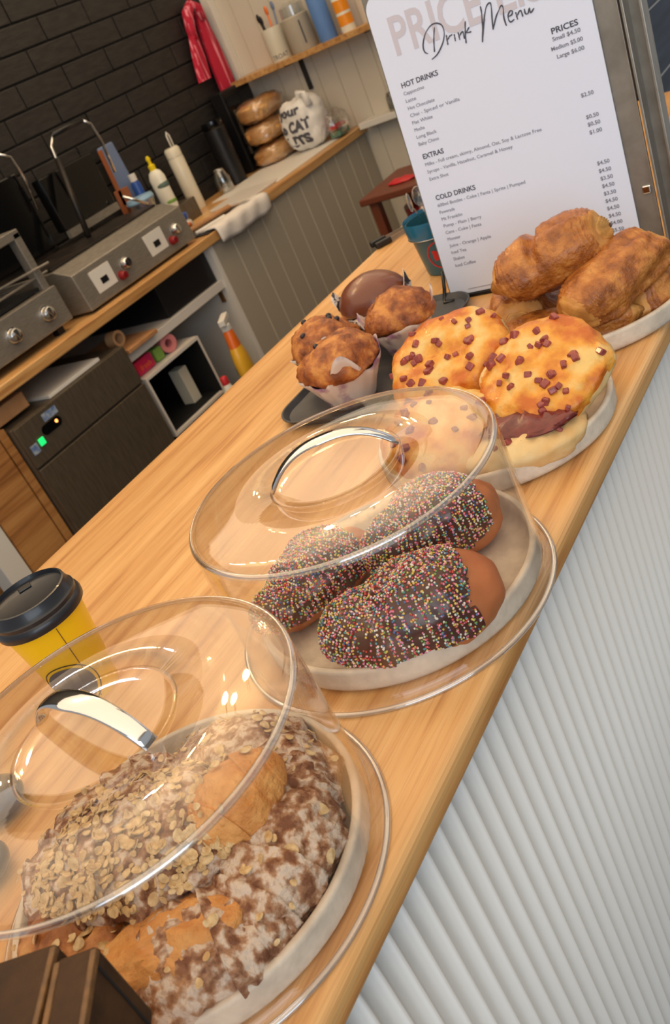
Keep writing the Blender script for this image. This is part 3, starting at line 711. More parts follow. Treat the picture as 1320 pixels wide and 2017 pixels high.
SCRIPT = [[(0.1004, 0.3993), (0.0942, 0.3844), (0.09, 0.3685)], [(0.0792, 0.3696), (0.0748, 0.3734), (0.075, 0.3816), (0.0798, 0.3909), (0.0869, 0.3985), (0.0963, 0.4034), (0.105, 0.4031), (0.112, 0.3981), (0.1129, 0.389), (0.1091, 0.3795), (0.1019, 0.3711), (0.0929, 0.364), (0.0827, 0.3604)], [(0.1149, 0.3838), (0.114, 0.3779), (0.1134, 0.3709)], [(0.1156, 0.3774), (0.1192, 0.3806), (0.1238, 0.3814)], [(0.1269, 0.3811), (0.1261, 0.3718)], [(0.1334, 0.3813), (0.1331, 0.3716)], [(0.1346, 0.3764), (0.1394, 0.3802), (0.1408, 0.3779), (0.1405, 0.3701)], [(0.1482, 0.3912), (0.1442, 0.3786), (0.1411, 0.364)], [(0.1517, 0.3822), (0.1459, 0.3771), (0.1528, 0.3757)], [(0.1754, 0.4018), (0.1746, 0.3926), (0.1712, 0.3766), (0.1654, 0.3575)], [(0.1654, 0.3575), (0.1727, 0.3761), (0.1793, 0.3911), (0.1848, 0.3994), (0.1903, 0.4009), (0.1903, 0.3941), (0.1876, 0.3814), (0.1851, 0.3676)], [(0.1851, 0.3676), (0.1935, 0.3811), (0.1995, 0.3876), (0.2049, 0.3925), (0.2067, 0.3885), (0.2045, 0.3774), (0.2052, 0.3661)], [(0.2111, 0.376), (0.2163, 0.3768), (0.2182, 0.3803), (0.2158, 0.382), (0.2114, 0.3784), (0.2103, 0.372), (0.2129, 0.3686), (0.2183, 0.3702)], [(0.2225, 0.378), (0.2228, 0.3686)], [(0.2241, 0.3733), (0.2283, 0.3777), (0.2304, 0.3762), (0.2309, 0.3693)], [(0.2352, 0.3779), (0.2355, 0.3719), (0.239, 0.3707), (0.2425, 0.3762), (0.2428, 0.3703), (0.2486, 0.3741)]]
b = MB()
for st in SCRIPT:
    q = []
    for i in range(len(st)-1):   # smooth with catmull-rom
        p0 = Vector(st[max(i-1, 0)]); p1_ = Vector(st[i]); p2_ = Vector(st[i+1]); p3_ = Vector(st[min(i+2, len(st)-1)])
        for j in range(5):
            t_ = j/5; q.append(0.5*((2*p1_)+(p2_-p0)*t_+(2*p0-5*p1_+4*p2_-p3_)*t_*t_+(3*p1_-p0-3*p2_+p3_)*t_**3))
    q.append(Vector(st[-1])); nq = len(q)
    b.tube([(v.x, v.y, z0+0.0003) for v in q], [0.0006+0.0005*abs(math.sin(3.0*i/nq*PI)) for i in range(nq)], 6)
b.build('script_title', 'inkdark', menu)

# ---------------------------------------------------------------- cups
def cup_r(z, r0, r1, h): return r0+(r1-r0)*z/h
def ring_on_cup(name, m, parent, az, zc, rad, wid, r0, r1, h, off=0.0006, ex=1.0, a0=0, a1=360):
    vs = []; n = 64; 
    for i in range(n+1):
        a = R(a0+(a1-a0)*i/n)
        for rr in (rad, rad-wid):
            for o_ in (off, -0.0003):
                z = zc+rr*math.sin(a); rc = cup_r(z, r0, r1, h); th = az+rr*ex*math.cos(a)/rc
                vs.append(((rc+o_)*math.cos(th), (rc+o_)*math.sin(th), z))
    b = MB(); b.add(vs, [f for i in range(n) for f in ((i*4, (i+1)*4, (i+1)*4+2, i*4+2), (i*4+1, i*4, (i+1)*4, (i+1)*4+1)[::-1], (i*4+2, (i+1)*4+2, (i+1)*4+3, i*4+3))])
    return b.build(name, m, parent)
def disc_on_cup(name, m, parent, az, zc, rad, r0, r1, h, off=0.0008, ex=1.0):
    b = MB(); vs = []; n = 48; K = 8
    for k in range(K+1):
        for i in range(n):
            a = 2*PI*i/n; rr = rad*k/K; z = zc+rr*math.sin(a); rc = cup_r(z, r0, r1, h)+off; th = az+rr*ex*math.cos(a)/rc
            vs.append((rc*math.cos(th), rc*math.sin(th), z))
    b.add(vs, [(k*n+i, (k+1)*n+i, (k+1)*n+(i+1) % n, k*n+(i+1) % n) for k in range(K) for i in range(n)]); return b.build(name, m, parent, smooth=True)
t = thing('takeaway_cup', 'yellow takeaway coffee cup with black lid at the left edge', 'cup', (-0.800, 0.402, 0))
r0, r1, h = 0.030, 0.0435, 0.110
b = MB(); b.lathe([(0, 0.004), (r0-0.002, 0.004), (r0-0.001, 0), (r0, 0), (r1, h), (r1-0.001, h), (r0-0.001, 0.006), (0, 0.006)], 64); b.build('cup_body', 'yellow', t, ang=40)
b = MB(); b.lathe([(0.0445, h-0.006), (0.0475, h-0.005), (0.0482, h), (0.0470, h+0.004), (0.0452, h+0.006), (0.0452, h+0.010), (0.0430, h+0.012), (0.0405, h+0.022), (0.0385, h+0.0225), (0.0375, h+0.018), (0.030, h+0.0165), (0.0, h+0.0165)], 64)
b.lathe([(0.0435, h+0.0006), (0.0445, h-0.006)], 64); b.build('lid', 'lid', t, ang=35)
b = MB(); b.box(-0.007, 0.007, 0.022, 0.032, h+0.0165, h+0.0185); b.build('sip_tab', 'black', t, bevel=0.001, rotz=R(60))
cupaz = R(-55)
disc_on_cup('printed_oval', 'inkdark', t, cupaz, 0.030, 0.026, r0, r1, h, ex=0.95)
ring_on_cup('printed_outline', 'blackgloss', t, cupaz, 0.030, 0.030, 0.0012, r0, r1, h, ex=0.95)
b = MB(); b.box(0.0, 0.0006, -0.0004, 0.0004, 0.004, h-0.008, mx=Matrix.Rotation(R(-22), 4, 'Z') @ Matrix.Translation((r0, 0, 0)) @ Matrix.Rotation(math.atan2(r1-r0, h), 4, 'Y')); b.build('seam', 'caramel', t)

t = thing('teal_cup', 'teal cup with red ringed emblem holding clear plastic spoons, beside the menu', 'cup', (-0.835, 1.490, 0))
r0, r1, h = 0.049, 0.060, 0.098
b = MB(); b.lathe([(0, 0.003), (r0-0.003, 0), (r0, 0.002), (r1, h), (r1-0.002, h), (r0-0.002, 0.006), (0, 0.006)], 64); b.build('cup_body', 'teal', t, ang=40)
b = MB(); b.lathe([(r1-0.001, 0.074), (r1+0.002, 0.074), (r1+0.004, 0.100), (r1+0.003, 0.104), (r1+0.001, 0.100)], 64, closed=True); b.build('collar', 'tealband', t, ang=40)
b = MB(); b.lathe([(r1+0.0022, 0.0725), (r1+0.0032, 0.0735), (r1+0.0022, 0.0745)], 64, closed=True); b.build('metal_band', 'chrome', t, smooth=True)
az = math.atan2(-1.49, 0.835)
az += R(-17)
ring_on_cup('emblem_ring', 'red', t, az, 0.040, 0.026, 0.0026, r0, r1, h)
def cm(co):
    z = 0.040+co.y; rc = cup_r(z, r0, r1, h)+0.0005; th = az+co.x/rc; return Vector(((rc+co.z)*math.cos(th), (rc+co.z)*math.sin(th), z))
mesh_obj('emblem_letter', [text('t', 'M', -0.014, -0.008, 0.018, 0.028, None, None, mx=cm, offset=0.001)], 'red', t)
sp = thing('plastic_spoon', 'clear plastic spoon standing in the teal cup, beside its twin', 'spoon', (-0.835, 1.49, 0.006), 0, 'clear plastic spoons in the teal cup')
b = MB(); b.strap([(0.0, 0, 0.0), (0.02, 0, 0.06), (0.034, 0, 0.115)], 0.008, 0.0015, (0, 1, 0)); b.build('handle', 'clear', sp)
b = MB(); b.sphere((0.038, 0, 0.128), 0.004, 0.013, 0.018, nu=14, nv=8); b.build('bowl', 'clear', sp, smooth=True)
for k, a in enumerate((70, 150, 200, 280)):
    c = copy_tree(sp); c.rotation_euler.z = R(a)
sp['label'] = 'clear plastic spoon standing in the teal cup, beside its twin'
t = thing('tongs', 'black and steel tongs lying at the counter edge behind the teal cup', 'tongs', (-1.065, 1.79, 0.0), R(52))
b = MB(); b.strap([(-0.07, 0.016, 0.006), (0.0, 0.010, 0.008), (0.07, 0.0, 0.006)], 0.010, 0.002, (0, 0, 1)); b.strap([(-0.07, -0.016, 0.006), (0.0, -0.010, 0.008), (0.07, 0.0, 0.006)], 0.010, 0.002, (0, 0, 1)); b.build('arms', 'steel', t)
b = MB(); b.box(-0.105, -0.066, 0.008, 0.022, 0.001, 0.014); b.box(-0.105, -0.066, -0.022, -0.008, 0.001, 0.014); b.build('tips', 'black', t, bevel=0.003)

# dark pebbles by the counter's barista side
def pebble(label, loc, r, h):
    b = MB(); b.sphere((0, 0, h*0.5), r, r*0.92, h*0.5, nu=28, nv=16)
    return tag(b.build('dark_pebble', 'stone', None, smooth=True, loc=loc), label, 'stone', 'dark pebbles at the left edge')
pebble('dark glossy rounded stone at the left edge, the farther of two', (-0.775, 0.246, 0.0), 0.030, 0.030)
pebble('dark glossy rounded stone at the left edge, the nearer of two', (-0.722, 0.185, 0.0), 0.028, 0.030)

# ---------------------------------------------------------------- chocolate slices at the near corner
st = tag(MB().box(-0.475, -0.385, 0.0, 0.078, 0.0, 0.098).build('display_block', 'raw', bevel=0.003), 'timber block carrying the chocolate slices at the near corner', 'display block')
def slab(label, corner, ang, wd, ln, z0, z1, ex=0):
    # corner = far right top corner; runs back towards the photographer along ang
    d = Vector((math.cos(ang), math.sin(ang), 0)); s = Vector((-d.y, d.x, 0))
    t = thing('chocolate_slice', label, 'chocolate slice', (corner[0], corner[1], z0), ang, 'chocolate slices at the near corner')
    h = z1-z0
    b = MB(); b.box(-0.0, ln, min(0, wd), max(0, wd), 0.0, h*0.995); b.build('slice', 'brownie', t, bevel=0.003, seg=3)
    b = MB(); b.box(0.003, ln, -0.003, 0.0006, h-0.004, h+0.0006); b.build('caramel_edge', 'caramel', t, bevel=0.001)
    b = MB(); b.box(0.003, ln, wd-0.0006, wd+0.003, h-0.004, h+0.0006); b.build('caramel_edge', 'caramel', t, bevel=0.001)
    b = MB(); b.box(0.010, 0.0115, -0.001, 0.0006, 0.0, h-0.004); b.build('crack', 'blackmatte', t)
    return t
slab('chocolate slice with caramel edges, the right of two at the near corner', (-0.381, 0.1135), R(-54), -0.023, 0.062, 0.098, 0.160)
slab('chocolate slice with caramel edges, the left of two at the near corner', (-0.4075, 0.1075), R(-56), -0.055, 0.066, 0.098, 0.160)

# ---------------------------------------------------------------- back bench
FX = -2.55; BZ = -0.1
t = thing('back_bench', 'timber back bench along the black brick wall with cream panelled end', 'bench', (0, 0, FZ))
MB().box(BX+0.004, FX, 0.6, EY-0.004, BZ-0.04-FZ, BZ-FZ).build('benchtop', 'bench', t, bevel=0.005, seg=3)
b = MB(); b.box(FX-0.045, FX-0.02, 2.80, EY-0.005, 0.0, BZ-0.042-FZ); b.build('panelled_front', 'panel', t)
b = MB()
for i in range(12): yy = 2.93+i*0.115; b.box(FX-0.021, FX-0.017, yy-0.003, yy+0.003, 0.0, BZ-0.045-FZ)
b.build('board_joints', 'groove', t)
MB().box(BX+0.02, FX-0.018, 2.775, 2.80, 0.0, BZ-0.042-FZ).build('side_panel', 'white', t)
MB().box(BX+0.02, FX-0.03, 2.12, 2.775, -0.315-FZ, -0.280-FZ).build('shelf_board', 'greywhite', t, bevel=0.002)
MB().box(BX+0.01, BX+0.03, 0.7, 2.775, 0.0, BZ-0.05-FZ).build('rear_panel', 'card', t)
tag(MB().box(-3.10, -2.60, 2.44, 2.772, -0.279, -0.150).build('dark_filler', 'black', bevel=0.004), 'added dark box filling the dark opening above the white shelf, next to the cream panel', 'dark box')  # dark box added to black out the opening between bench and shelf
MB().box(FX-0.13, FX-0.03, 1.525, 1.555, 0.0, -0.222-FZ).build('timber_upright', 'raw', t)
MB().box(BX+0.03, FX-0.03, 1.36, 1.52, 0.0, -0.22-FZ).build('timber_end', 'raw', t, bevel=0.003)
MB().box(FX-0.10, FX-0.02, 1.27, 1.35, 0.0, BZ-0.045-FZ).build('white_post', 'white', t, bevel=0.003)
MB().box(FX-0.60, FX-0.59, 0.7, 1.27, 0.0, BZ-0.05-FZ).build('dark_backing', 'blackmatte', t)
b = MB(); b.sphere((FX-0.014, 2.772, 0), 0.001); 
MB().box(FX-0.075, FX-0.055, 2.766, 2.776, -0.372-FZ, -0.318-FZ).build('hinge', 'caramel', t, bevel=0.002)

# dishwasher
t = thing('dishwasher', 'stainless steel undercounter dishwasher with green button', 'dishwasher', (FX, 1.56, FZ))
MB().box(-0.56, -0.015, 0.0, 0.57, 0.0, -0.235-FZ).build('body', 'steeldark', t, bevel=0.006)
MB().box(-0.015, 0.0, 0.004, 0.566, -0.385-FZ, -0.237-FZ).build('control_panel', 'steeldark', t, bevel=0.003)
MB().box(-0.015, 0.002, 0.004, 0.566, 0.10, -0.392-FZ).build('door', 'steeldark', t, bevel=0.003)
pts = [(0.135+(0.028 if math.cos(R(a)) > 0 else -0.028)+0.017*math.cos(R(a)), -0.300-FZ+0.017*math.sin(R(a))) for a in range(0, 360, 15)]; n = len(pts)
b = MB(); b.add([(0.0025, x, z) for x, z in pts]+[(-0.001, x, z) for x, z in pts], [tuple(range(n)), tuple(range(2*n-1, n-1, -1))]+[(i, n+i, n+(i+1) % n, (i+1) % n) for i in range(n)])
b.build('display', 'blackgloss', t)
b = MB(); b.sphere((0.004, 0.158, -0.297-FZ), 0.003, 0.006, 0.006, nu=12, nv=8); b.build('indicator_light', 'orangeled', t, smooth=True)
b = MB(); b.box(0.0, 0.006, 0.058, 0.082, -0.334-FZ, -0.308-FZ); b.build('power_button', 'greenled', t, bevel=0.003)
MB().box(0.0, 0.0015, 0.120, 0.185, -0.278-FZ, -0.252-FZ).build('sticker', 'sticker', t)
MB().box(0.0, 0.0015, 0.020, 0.050, -0.345-FZ, -0.312-FZ).build('instruction_label', 'sticker', t)

# things stowed on the dishwasher and shelves
tag(MB().box(-2.98, -2.60, 1.30, 1.70, -0.219, -0.165).build('cardboard_sheet', 'card', bevel=0.003), 'brown cardboard folded flat on the dishwasher, left end', 'cardboard')
tag(MB().box(-2.95, -2.57, 1.76, 2.02, -0.234, -0.222).build('paper_stack', 'white', bevel=0.001), 'stack of white paper on top of the dishwasher', 'paper')
b = MB(); b.box(-2.86, -2.552, 2.14, 2.31, -0.279, -0.262)
tag(b.build('cutting_board', 'card', bevel=0.003), 'pale timber board lying on the shelf by the tape roll', 'board')
def roll(name, label, cat, loc, r, ri, w_, m, rot):
    b = MB(); b.lathe([(ri, -w_/2), (r, -w_/2), (r, w_/2), (ri, w_/2)], 40, closed=True)
    o = tag(b.build(name, m, ang=40), label, cat); o.location = loc; o.rotation_euler = rot; return o
roll('tape_roll', 'brown parcel tape roll standing on the white shelf', 'tape', (-2.66, 2.20, -0.232), 0.030, 0.019, 0.045, 'tape', (R(90), 0, R(90)))
# fridge cube
t = thing('mini_fridge', 'small black fronted fridge in a pale frame on the floor beside the dishwasher', 'fridge', (FX, 2.15, FZ))
b = MB(); b.box(-0.50, -0.01, 0.0, 0.34, 0.36, 0.370); b.box(-0.50, -0.01, 0.0, 0.34, 0.60, 0.612); b.box(-0.50, -0.01, 0.0, 0.010, 0.37, 0.60); b.box(-0.50, -0.01, 0.33, 0.34, 0.37, 0.60); b.box(-0.50, -0.49, 0.01, 0.33, 0.37, 0.60); b.build('frame', 'greywhite', t)
b = MB(); b.box(-0.485, -0.03, 0.012, 0.328, 0.372, 0.374); b.box(-0.487, -0.485, 0.012, 0.328, 0.374, 0.598); b.box(-0.487, -0.012, 0.0102, 0.012, 0.372, 0.598); b.box(-0.487, -0.012, 0.328, 0.3298, 0.372, 0.598); b.box(-0.487, -0.012, 0.0102, 0.3298, 0.597, 0.5995); b.build('dark_lining', 'blackmatte', t)
MB().box(-0.50, -0.01, 0.0, 0.34, 0.0, 0.36).build('lower_body', 'blackgloss', t)
b = MB(); b.box(-2.70, -2.64, 2.385, 2.435, -0.625, -0.475); tag(b.build('milk_carton', 'cream', bevel=0.003), 'pale carton standing inside the black fridge', 'carton')
tag(MB().box(-2.66, -2.60, 2.17, 2.27, -0.386, -0.330).build('magenta_packet', 'pinkpack', bevel=0.006), 'magenta packet with orange lettering on top of the small fridge', 'packet')
tag(MB().box(-2.70, -2.60, 2.285, 2.33, -0.386, -0.336).build('green_packet', 'green', bevel=0.005), 'green packet between the magenta packet and pink tape', 'packet')
mesh_obj('packet_print', [text('t', 'fresh', 0, 0, 0.02, 0.06, None, None, mx=Matrix.Translation((-2.5995, 2.19, -0.37)) @ Matrix.Rotation(R(90), 4, 'Z') @ Matrix.Rotation(R(90), 4, 'X'))], 'orange', bpy.data.objects['magenta_packet'])
roll('tape_roll', 'pink tape roll on top of the small fridge', 'tape', (-2.62, 2.375, -0.350), 0.036, 0.016, 0.05, 'pinktape', (R(90), 0, R(75)))
# spray bottle
t = thing('spray_bottle', 'orange and yellow cleaner bottle with a white trigger by the cream panel', 'spray bottle', (-2.46, 2.55, FZ), R(-60))
zb = 0.36
MB().box(-0.08, 0.08, -0.05, 0.05, 0.0, zb).build('storage_box', 'card', None, loc=(-2.46, 2.55, FZ), bevel=0.004)
bx = bpy.data.objects['storage_box']; tag(bx, 'cardboard box on the floor under the orange spray bottle', 'box')
def ell(mb, prof, n=32, c=(0, 0, 0), mi=0):
    vs = []; K = len(prof)
    for i in range(n):
        a = 2*PI*i/n
        for rx, ry, z in prof: vs.append((c[0]+rx*math.cos(a), c[1]+ry*math.sin(a), c[2]+z))
    mb.add(vs, [(i*K+k, ((i+1) % n)*K+k, ((i+1) % n)*K+k+1, i*K+k+1) for i in range(n) for k in range(K-1)]); return mb
t.location = (-2.46, 2.55, FZ+zb); t.scale = (1.25, 1.25, 1.12)
ell(MB(), [(0, 0, 0), (0.045, 0.026, 0), (0.047, 0.028, 0.01), (0.045, 0.027, 0.09), (0.036, 0.024, 0.12), (0.030, 0.020, 0.14)]).build('bottle', 'amber', t, ang=50)
ell(MB(), [(0.030, 0.020, 0.139), (0.024, 0.019, 0.165), (0.017, 0.017, 0.195), (0.014, 0.014, 0.205)]).build('shoulder', 'orange', t, ang=50)
ell(MB(), [(0.024, 0.001, -0.03), (0.024, 0.001, 0.03)], c=(0.0, 0.026, 0.06)); 
b = MB(); b.sphere((0.0, -0.0262, 0.055), 0.022, 0.003, 0.024, nu=20, nv=12); b.build('label_disc', 'labelgreen', t, smooth=True)
b = MB(); b.lathe([(0.016, 0.203), (0.016, 0.222), (0.012, 0.226)], 20); b.box(-0.060, 0.030, -0.011, 0.011, 0.226, 0.248); b.strap([(-0.030, 0, 0.226), (-0.042, 0, 0.205), (-0.044, 0, 0.178)], 0.014, 0.006, (0, 1, 0)); b.build('trigger_head', 'white', t, bevel=0.004)
t = thing('sauce_bottle', 'small white bottle with a red cap beside the spray bottle', 'bottle', (-2.46, 2.412, FZ))
MB().box(-0.04, 0.04, -0.035, 0.035, 0, 0.33).build('riser', 'card', None, loc=(-2.46, 2.412, FZ)); tag(bpy.data.objects['riser'], 'narrow cardboard box under the small red capped bottle', 'box')
t.location.z = FZ+0.33
b = MB(); b.lathe([(0, 0), (0.022, 0), (0.023, 0.07), (0.016, 0.088), (0.014, 0.095)], 24); b.build('bottle', 'bottlewhite', t, ang=50)
b = MB(); b.lathe([(0.015, 0.094), (0.015, 0.122), (0.008, 0.128), (0, 0.128)], 20); b.build('cap', 'red', t, ang=50)

# ---------------------------------------------------------------- bench-top appliances
t = thing('countertop_grill', 'stainless double griddle with red pilot lamps and raised lids', 'grill', (0, 0, BZ))
zt_ = 0.165
b = MB(); prof = [(-3.0, 0.0), (-2.59, 0.0), (-2.60, 0.135), (-2.68, 0.165), (-3.0, 0.165)]; K = len(prof)
for y in (2.115, 2.76): b.v += [(x, y, z+0.012) for x, z in prof]
b.f = [tuple(range(K))[::-1], tuple(range(K, 2*K))]+[(i, (i+1) % K, K+(i+1) % K, K+i) for i in range(K)]; b.mi = [0]*len(b.f)
b.build('body', 'steel', t, bevel=0.004)
MB().box(-2.99, -2.70, 2.13, 2.745, 0.177, 0.186).build('griddle_plate', 'cast', t, bevel=0.003)
for y in (2.15, 2.70): MB().box(-2.65, -2.62, y, y+0.03, 0.0, 0.012).build('foot', 'black', t)
def knob(parent, x, y, z, r, m, name='knob'):
    mx = Matrix.Translation((x, y, z)) @ Matrix.Rotation(R(90), 4, 'Y')
    b = MB(); b.lathe([(r*1.15, 0), (r*1.15, 0.003), (r, 0.004), (r*0.9, 0.022), (r*0.8, 0.024), (0, 0.024)], 28, mx=mx)
    o = b.build(name, m, parent, ang=40); 
    b = MB(); b.box(0.002, 0.0262, -0.0035, 0.0035, -r*0.8, r*0.8, mx=Matrix.Translation((x, y, z)) @ Matrix.Rotation(R(20), 4, 'X')); b.build('grip', m, o, bevel=0.001)
    return o
for y0 in (2.185, 2.50):
    MB().box(-2.600, -2.5925, y0, y0+0.105, 0.035, 0.125).build('dial_label', 'white', t)
    MB().box(-2.594, -2.5910, y0+0.035, y0+0.07, 0.068, 0.09).build('dial_window', 'black', t)
    knob(t, -2.597, y0+0.175, 0.085, 0.020, 'chrome')
    q = knob(t, -2.594, y0+0.133, 0.055, 0.015, 'darkred', 'pilot_lamp')
# raised lids with lift handles
def lid(y0, y1, z0_, z1_, hy0, hy1, hz, x=-2.95):
    o = MB().box(x-0.05, x, y0, y1, z0_+0.1, z1_+0.1).build('lid', 'blackgloss', t, bevel=0.006)
    MB().box(x-0.01, x+0.012, y0+0.005, y1-0.005, z0_+0.07, z0_+0.10).build('lid_edge', 'steel', o)
    pts = [(x+0.01, hy0, z0_+0.2), (x+0.02, hy0, hz-0.02), (x+0.02, hy0+0.012, hz+0.06), (x+0.02, hy0+0.045, hz+0.095)]
    b = MB(); b.tube(pts, 0.006, 10); b.build('handle_arm', 'chrome', o, smooth=True); b = MB(); b.tube([(x+0.02, hy1-0.045, hz+0.095), (x+0.02, hy1-0.012, hz+0.07), (x+0.02, hy1, hz), (x+0.01, hy1, z0_+0.2)], 0.006, 10)
    b.build('handle_arm', 'chrome', o, smooth=True)
    b = MB(); b.tube([(x+0.02, hy0+0.045, hz+0.095), (x+0.02, hy1-0.045, hz+0.095)], 0.010, 12); b.build('handle_grip', 'black', o, smooth=True)
lid(2.49, 2.80, 0.135, 0.345, 2.60, 2.865, 0.465)
b = MB(); b.tube([(-2.92, 2.60, 0.48), (-2.86, 2.50, 0.19)], 0.012, 8); b.build('hinge_arm', 'cast', t, smooth=True)
b = MB(); b.tube([(-2.90, 2.80, 0.245), (-2.86, 2.875, 0.175)], 0.006, 8); b.build('lever', 'chrome', t, smooth=True)

t = thing('salamander_toaster', 'stainless open grill toaster with two chrome knobs at the left edge', 'toaster', (0, 0, BZ))
b = MB(); b.box(-3.0, -2.60, 1.50, 2.035, 0.03, 0.155); b.build('control_base', 'steel', t, bevel=0.003)
b = MB()
for (y0, y1) in ((1.50, 1.53), (2.00, 2.03)):
    b.box(-2.66, -2.62, y0, y1, 0.155, 0.355); b.box(-3.0, -2.96, y0, y1, 0.155, 0.355)
b.box(-3.0, -2.62, 1.50, 2.03, 0.335, 0.365); b.build('frame', 'steel', t, bevel=0.003)
b = MB()
for i in range(14): b.tube([(-2.99, 1.54+i*0.034, 0.20), (-2.63, 1.54+i*0.034, 0.20)], 0.003, 6)
b.tube([(-2.63, 1.53, 0.20), (-2.63, 2.06, 0.20)], 0.004, 6); b.tube([(-2.72, 1.53, 0.235), (-2.60, 2.06, 0.225)], 0.004, 6); b.build('wire_rack', 'steel', t)
MB().box(-2.98, -2.64, 1.53, 2.0, 0.16, 0.17).build('crumb_tray', 'blackmatte', t)
knob(t, -2.60, 1.785, 0.092, 0.024, 'chrome'); knob(t, -2.60, 1.945, 0.090, 0.024, 'chrome')
for y in (1.53, 1.97): MB().box(-2.66, -2.63, y, y+0.03, 0.0, 0.03).build('foot', 'black', t)
# second pair of lids, on their own appliance behind the toaster
t2 = thing('sandwich_press', 'black sandwich press with raised lid behind the toaster', 'sandwich press', (0, 0, BZ))
MB().box(-3.14, -3.02, 2.10, 2.48, 0.0, 0.20).build('base', 'cast', t2, bevel=0.005)
MB().box(-3.05, -3.01, 2.05, 2.46, 0.20, 0.50).build('lid', 'blackgloss', t2, bevel=0.006)
b = MB(); b.tube([(-2.985, 2.08, 0.47), (-2.98, 2.10, 0.555), (-2.98, 2.14, 0.585)], 0.006, 10); b.build('handle_arm', 'chrome', t2, smooth=True); b = MB(); b.tube([(-2.98, 2.40, 0.585), (-2.98, 2.45, 0.555), (-2.985, 2.465, 0.47), (-2.99, 2.45, 0.35)], 0.006, 10); b.build('handle_arm', 'chrome', t2, smooth=True)
b = MB(); b.tube([(-2.98, 2.14, 0.585), (-2.98, 2.40, 0.585)], 0.010, 12); b.build('handle_grip', 'black', t2, smooth=True)

# riser tray with bottles behind the griddle
tag(MB().box(-3.15, -2.94, 2.80, 3.24, BZ, -0.012).build('stainless_tray', 'steeldark', bevel=0.004), 'low stainless box along the brick wall carrying the sauce bottle', 'tray')
t = thing('blue_board', 'blue grey chopping board leaning on the brick wall', 'chopping board', (-3.12, 3.06, -0.012))
t.rotation_euler = (0, R(-3), 0)
MB().box(0.0, 0.012, -0.045, 0.055, 0.0, 0.345).build('board', 'blueboard', t, bevel=0.006)
t = thing('wooden_spatula', 'brown wooden spatula in front of the blue board', 'spatula', (-3.05, 2.93, -0.012), rot=(R(-3), 0, 0))
b = MB(); b.box(-0.006, 0.002, -0.012, 0.012, 0.10, 0.34); b.build('handle', 'spatwood', t, bevel=0.003)
b = MB(); b.box(-0.006, 0.002, -0.03, 0.06, 0.02, 0.17); b.build('blade', 'spatwood', t, bevel=0.004)
t = thing('blue_tub', 'light blue plastic tub beside the white sauce bottle', 'tub', (-2.99, 2.97, -0.012))
b = MB(); b.lathe([(0, 0), (0.045, 0), (0.058, 0.085), (0.062, 0.09), (0.060, 0.092), (0.05, 0.088), (0.044, 0.004), (0, 0.004)], 32); b.build('tub', 'clear', t, ang=40)
b = MB(); b.lathe([(0, 0.094), (0.062, 0.092), (0.064, 0.098), (0.058, 0.112), (0, 0.114)], 32); b.build('lid', 'lightblue', t, ang=40)
t = thing('small_bottle', 'small dark blue bottle with white cap behind the light blue tub', 'bottle', (-3.08, 3.08, -0.012))
b = MB(); b.lathe([(0, 0), (0.022, 0), (0.022, 0.15), (0.015, 0.165)], 24); b.build('bottle', 'blue', t, ang=40)
b = MB(); b.lathe([(0.017, 0.164), (0.017, 0.195), (0, 0.196)], 20); b.build('cap', 'white', t, ang=40)
t = thing('squeeze_bottle', 'white sauce bottle with yellow nozzle and green label', 'bottle', (-2.98, 3.115, -0.012), R(20))
ell(MB(), [(0, 0, 0), (0.036, 0.024, 0), (0.038, 0.026, 0.01), (0.037, 0.025, 0.10), (0.038, 0.026, 0.14), (0.028, 0.020, 0.165), (0.014, 0.014, 0.175)]).build('bottle', 'bottlewhite', t, ang=50)
b = MB(); b.lathe([(0.015, 0.173), (0.016, 0.195), (0.008, 0.20), (0.008, 0.215), (0.011, 0.222), (0.006, 0.235), (0, 0.236)], 20); b.build('nozzle', 'capyellow', t, ang=50)
b = MB(); b.sphere((0.006, -0.0, 0.03), 0.034, 0.0262, 0.022, nu=24, nv=12); b.build('green_label', 'green', t, smooth=True)
b = MB(); b.sphere((0.004, 0.0, 0.105), 0.0365, 0.0262, 0.030, nu=24, nv=12); b.build('print_label', 'labelgreen', t, smooth=True)
t = thing('drink_flask', 'tall cream flask with a white loop cap against the brick wall', 'flask', (-3.09, 3.40, BZ))
b = MB(); b.lathe([(0, 0), (0.036, 0), (0.038, 0.006), (0.038, 0.245), (0.036, 0.25)], 36); b.build('flask', 'cream', t, ang=40)
b = MB(); b.lathe([(0.0375, 0.251), (0.0375, 0.285), (0.030, 0.295), (0, 0.295)], 36); b.build('cap', 'cream', t, ang=40)
b = MB(); b.tube([(0, 0.008, 0.292), (0, 0.008, 0.345), (0, 0.016, 0.360), (0, 0.026, 0.345), (0, 0.026, 0.292)], 0.004, 8); b.build('carry_loop', 'white', t, smooth=True)
t = thing('glass_jar', 'clear glass jar beside the tall cream flask', 'jar', (-3.02, 3.56, BZ))
b = MB(); b.lathe([(0, 0), (0.034, 0), (0.040, 0.02), (0.040, 0.07), (0.028, 0.10), (0.026, 0.115), (0.024, 0.115), (0.026, 0.10), (0.038, 0.07), (0.038, 0.02), (0, 0.004)], 32); b.build('jar', 'glassware', t, smooth=True)
t = thing('coffee_canister', 'tall black canister standing in the corner of the bench', 'canister', (-3.08, 3.73, BZ))
b = MB(); b.lathe([(0, 0), (0.055, 0), (0.055, 0.27), (0.05, 0.275), (0, 0.275)], 32); b.build('canister', 'black', t, ang=40)
b = MB(); b.lathe([(0.0, 0.274), (0.052, 0.274), (0.056, 0.285), (0.052, 0.31), (0, 0.312)], 32); b.build('lid', 'blackgloss', t, ang=40)
t = thing('black_cabinet', 'black appliance with glossy front at the corner beside the bread', 'appliance', (-3.12, 3.98, BZ))
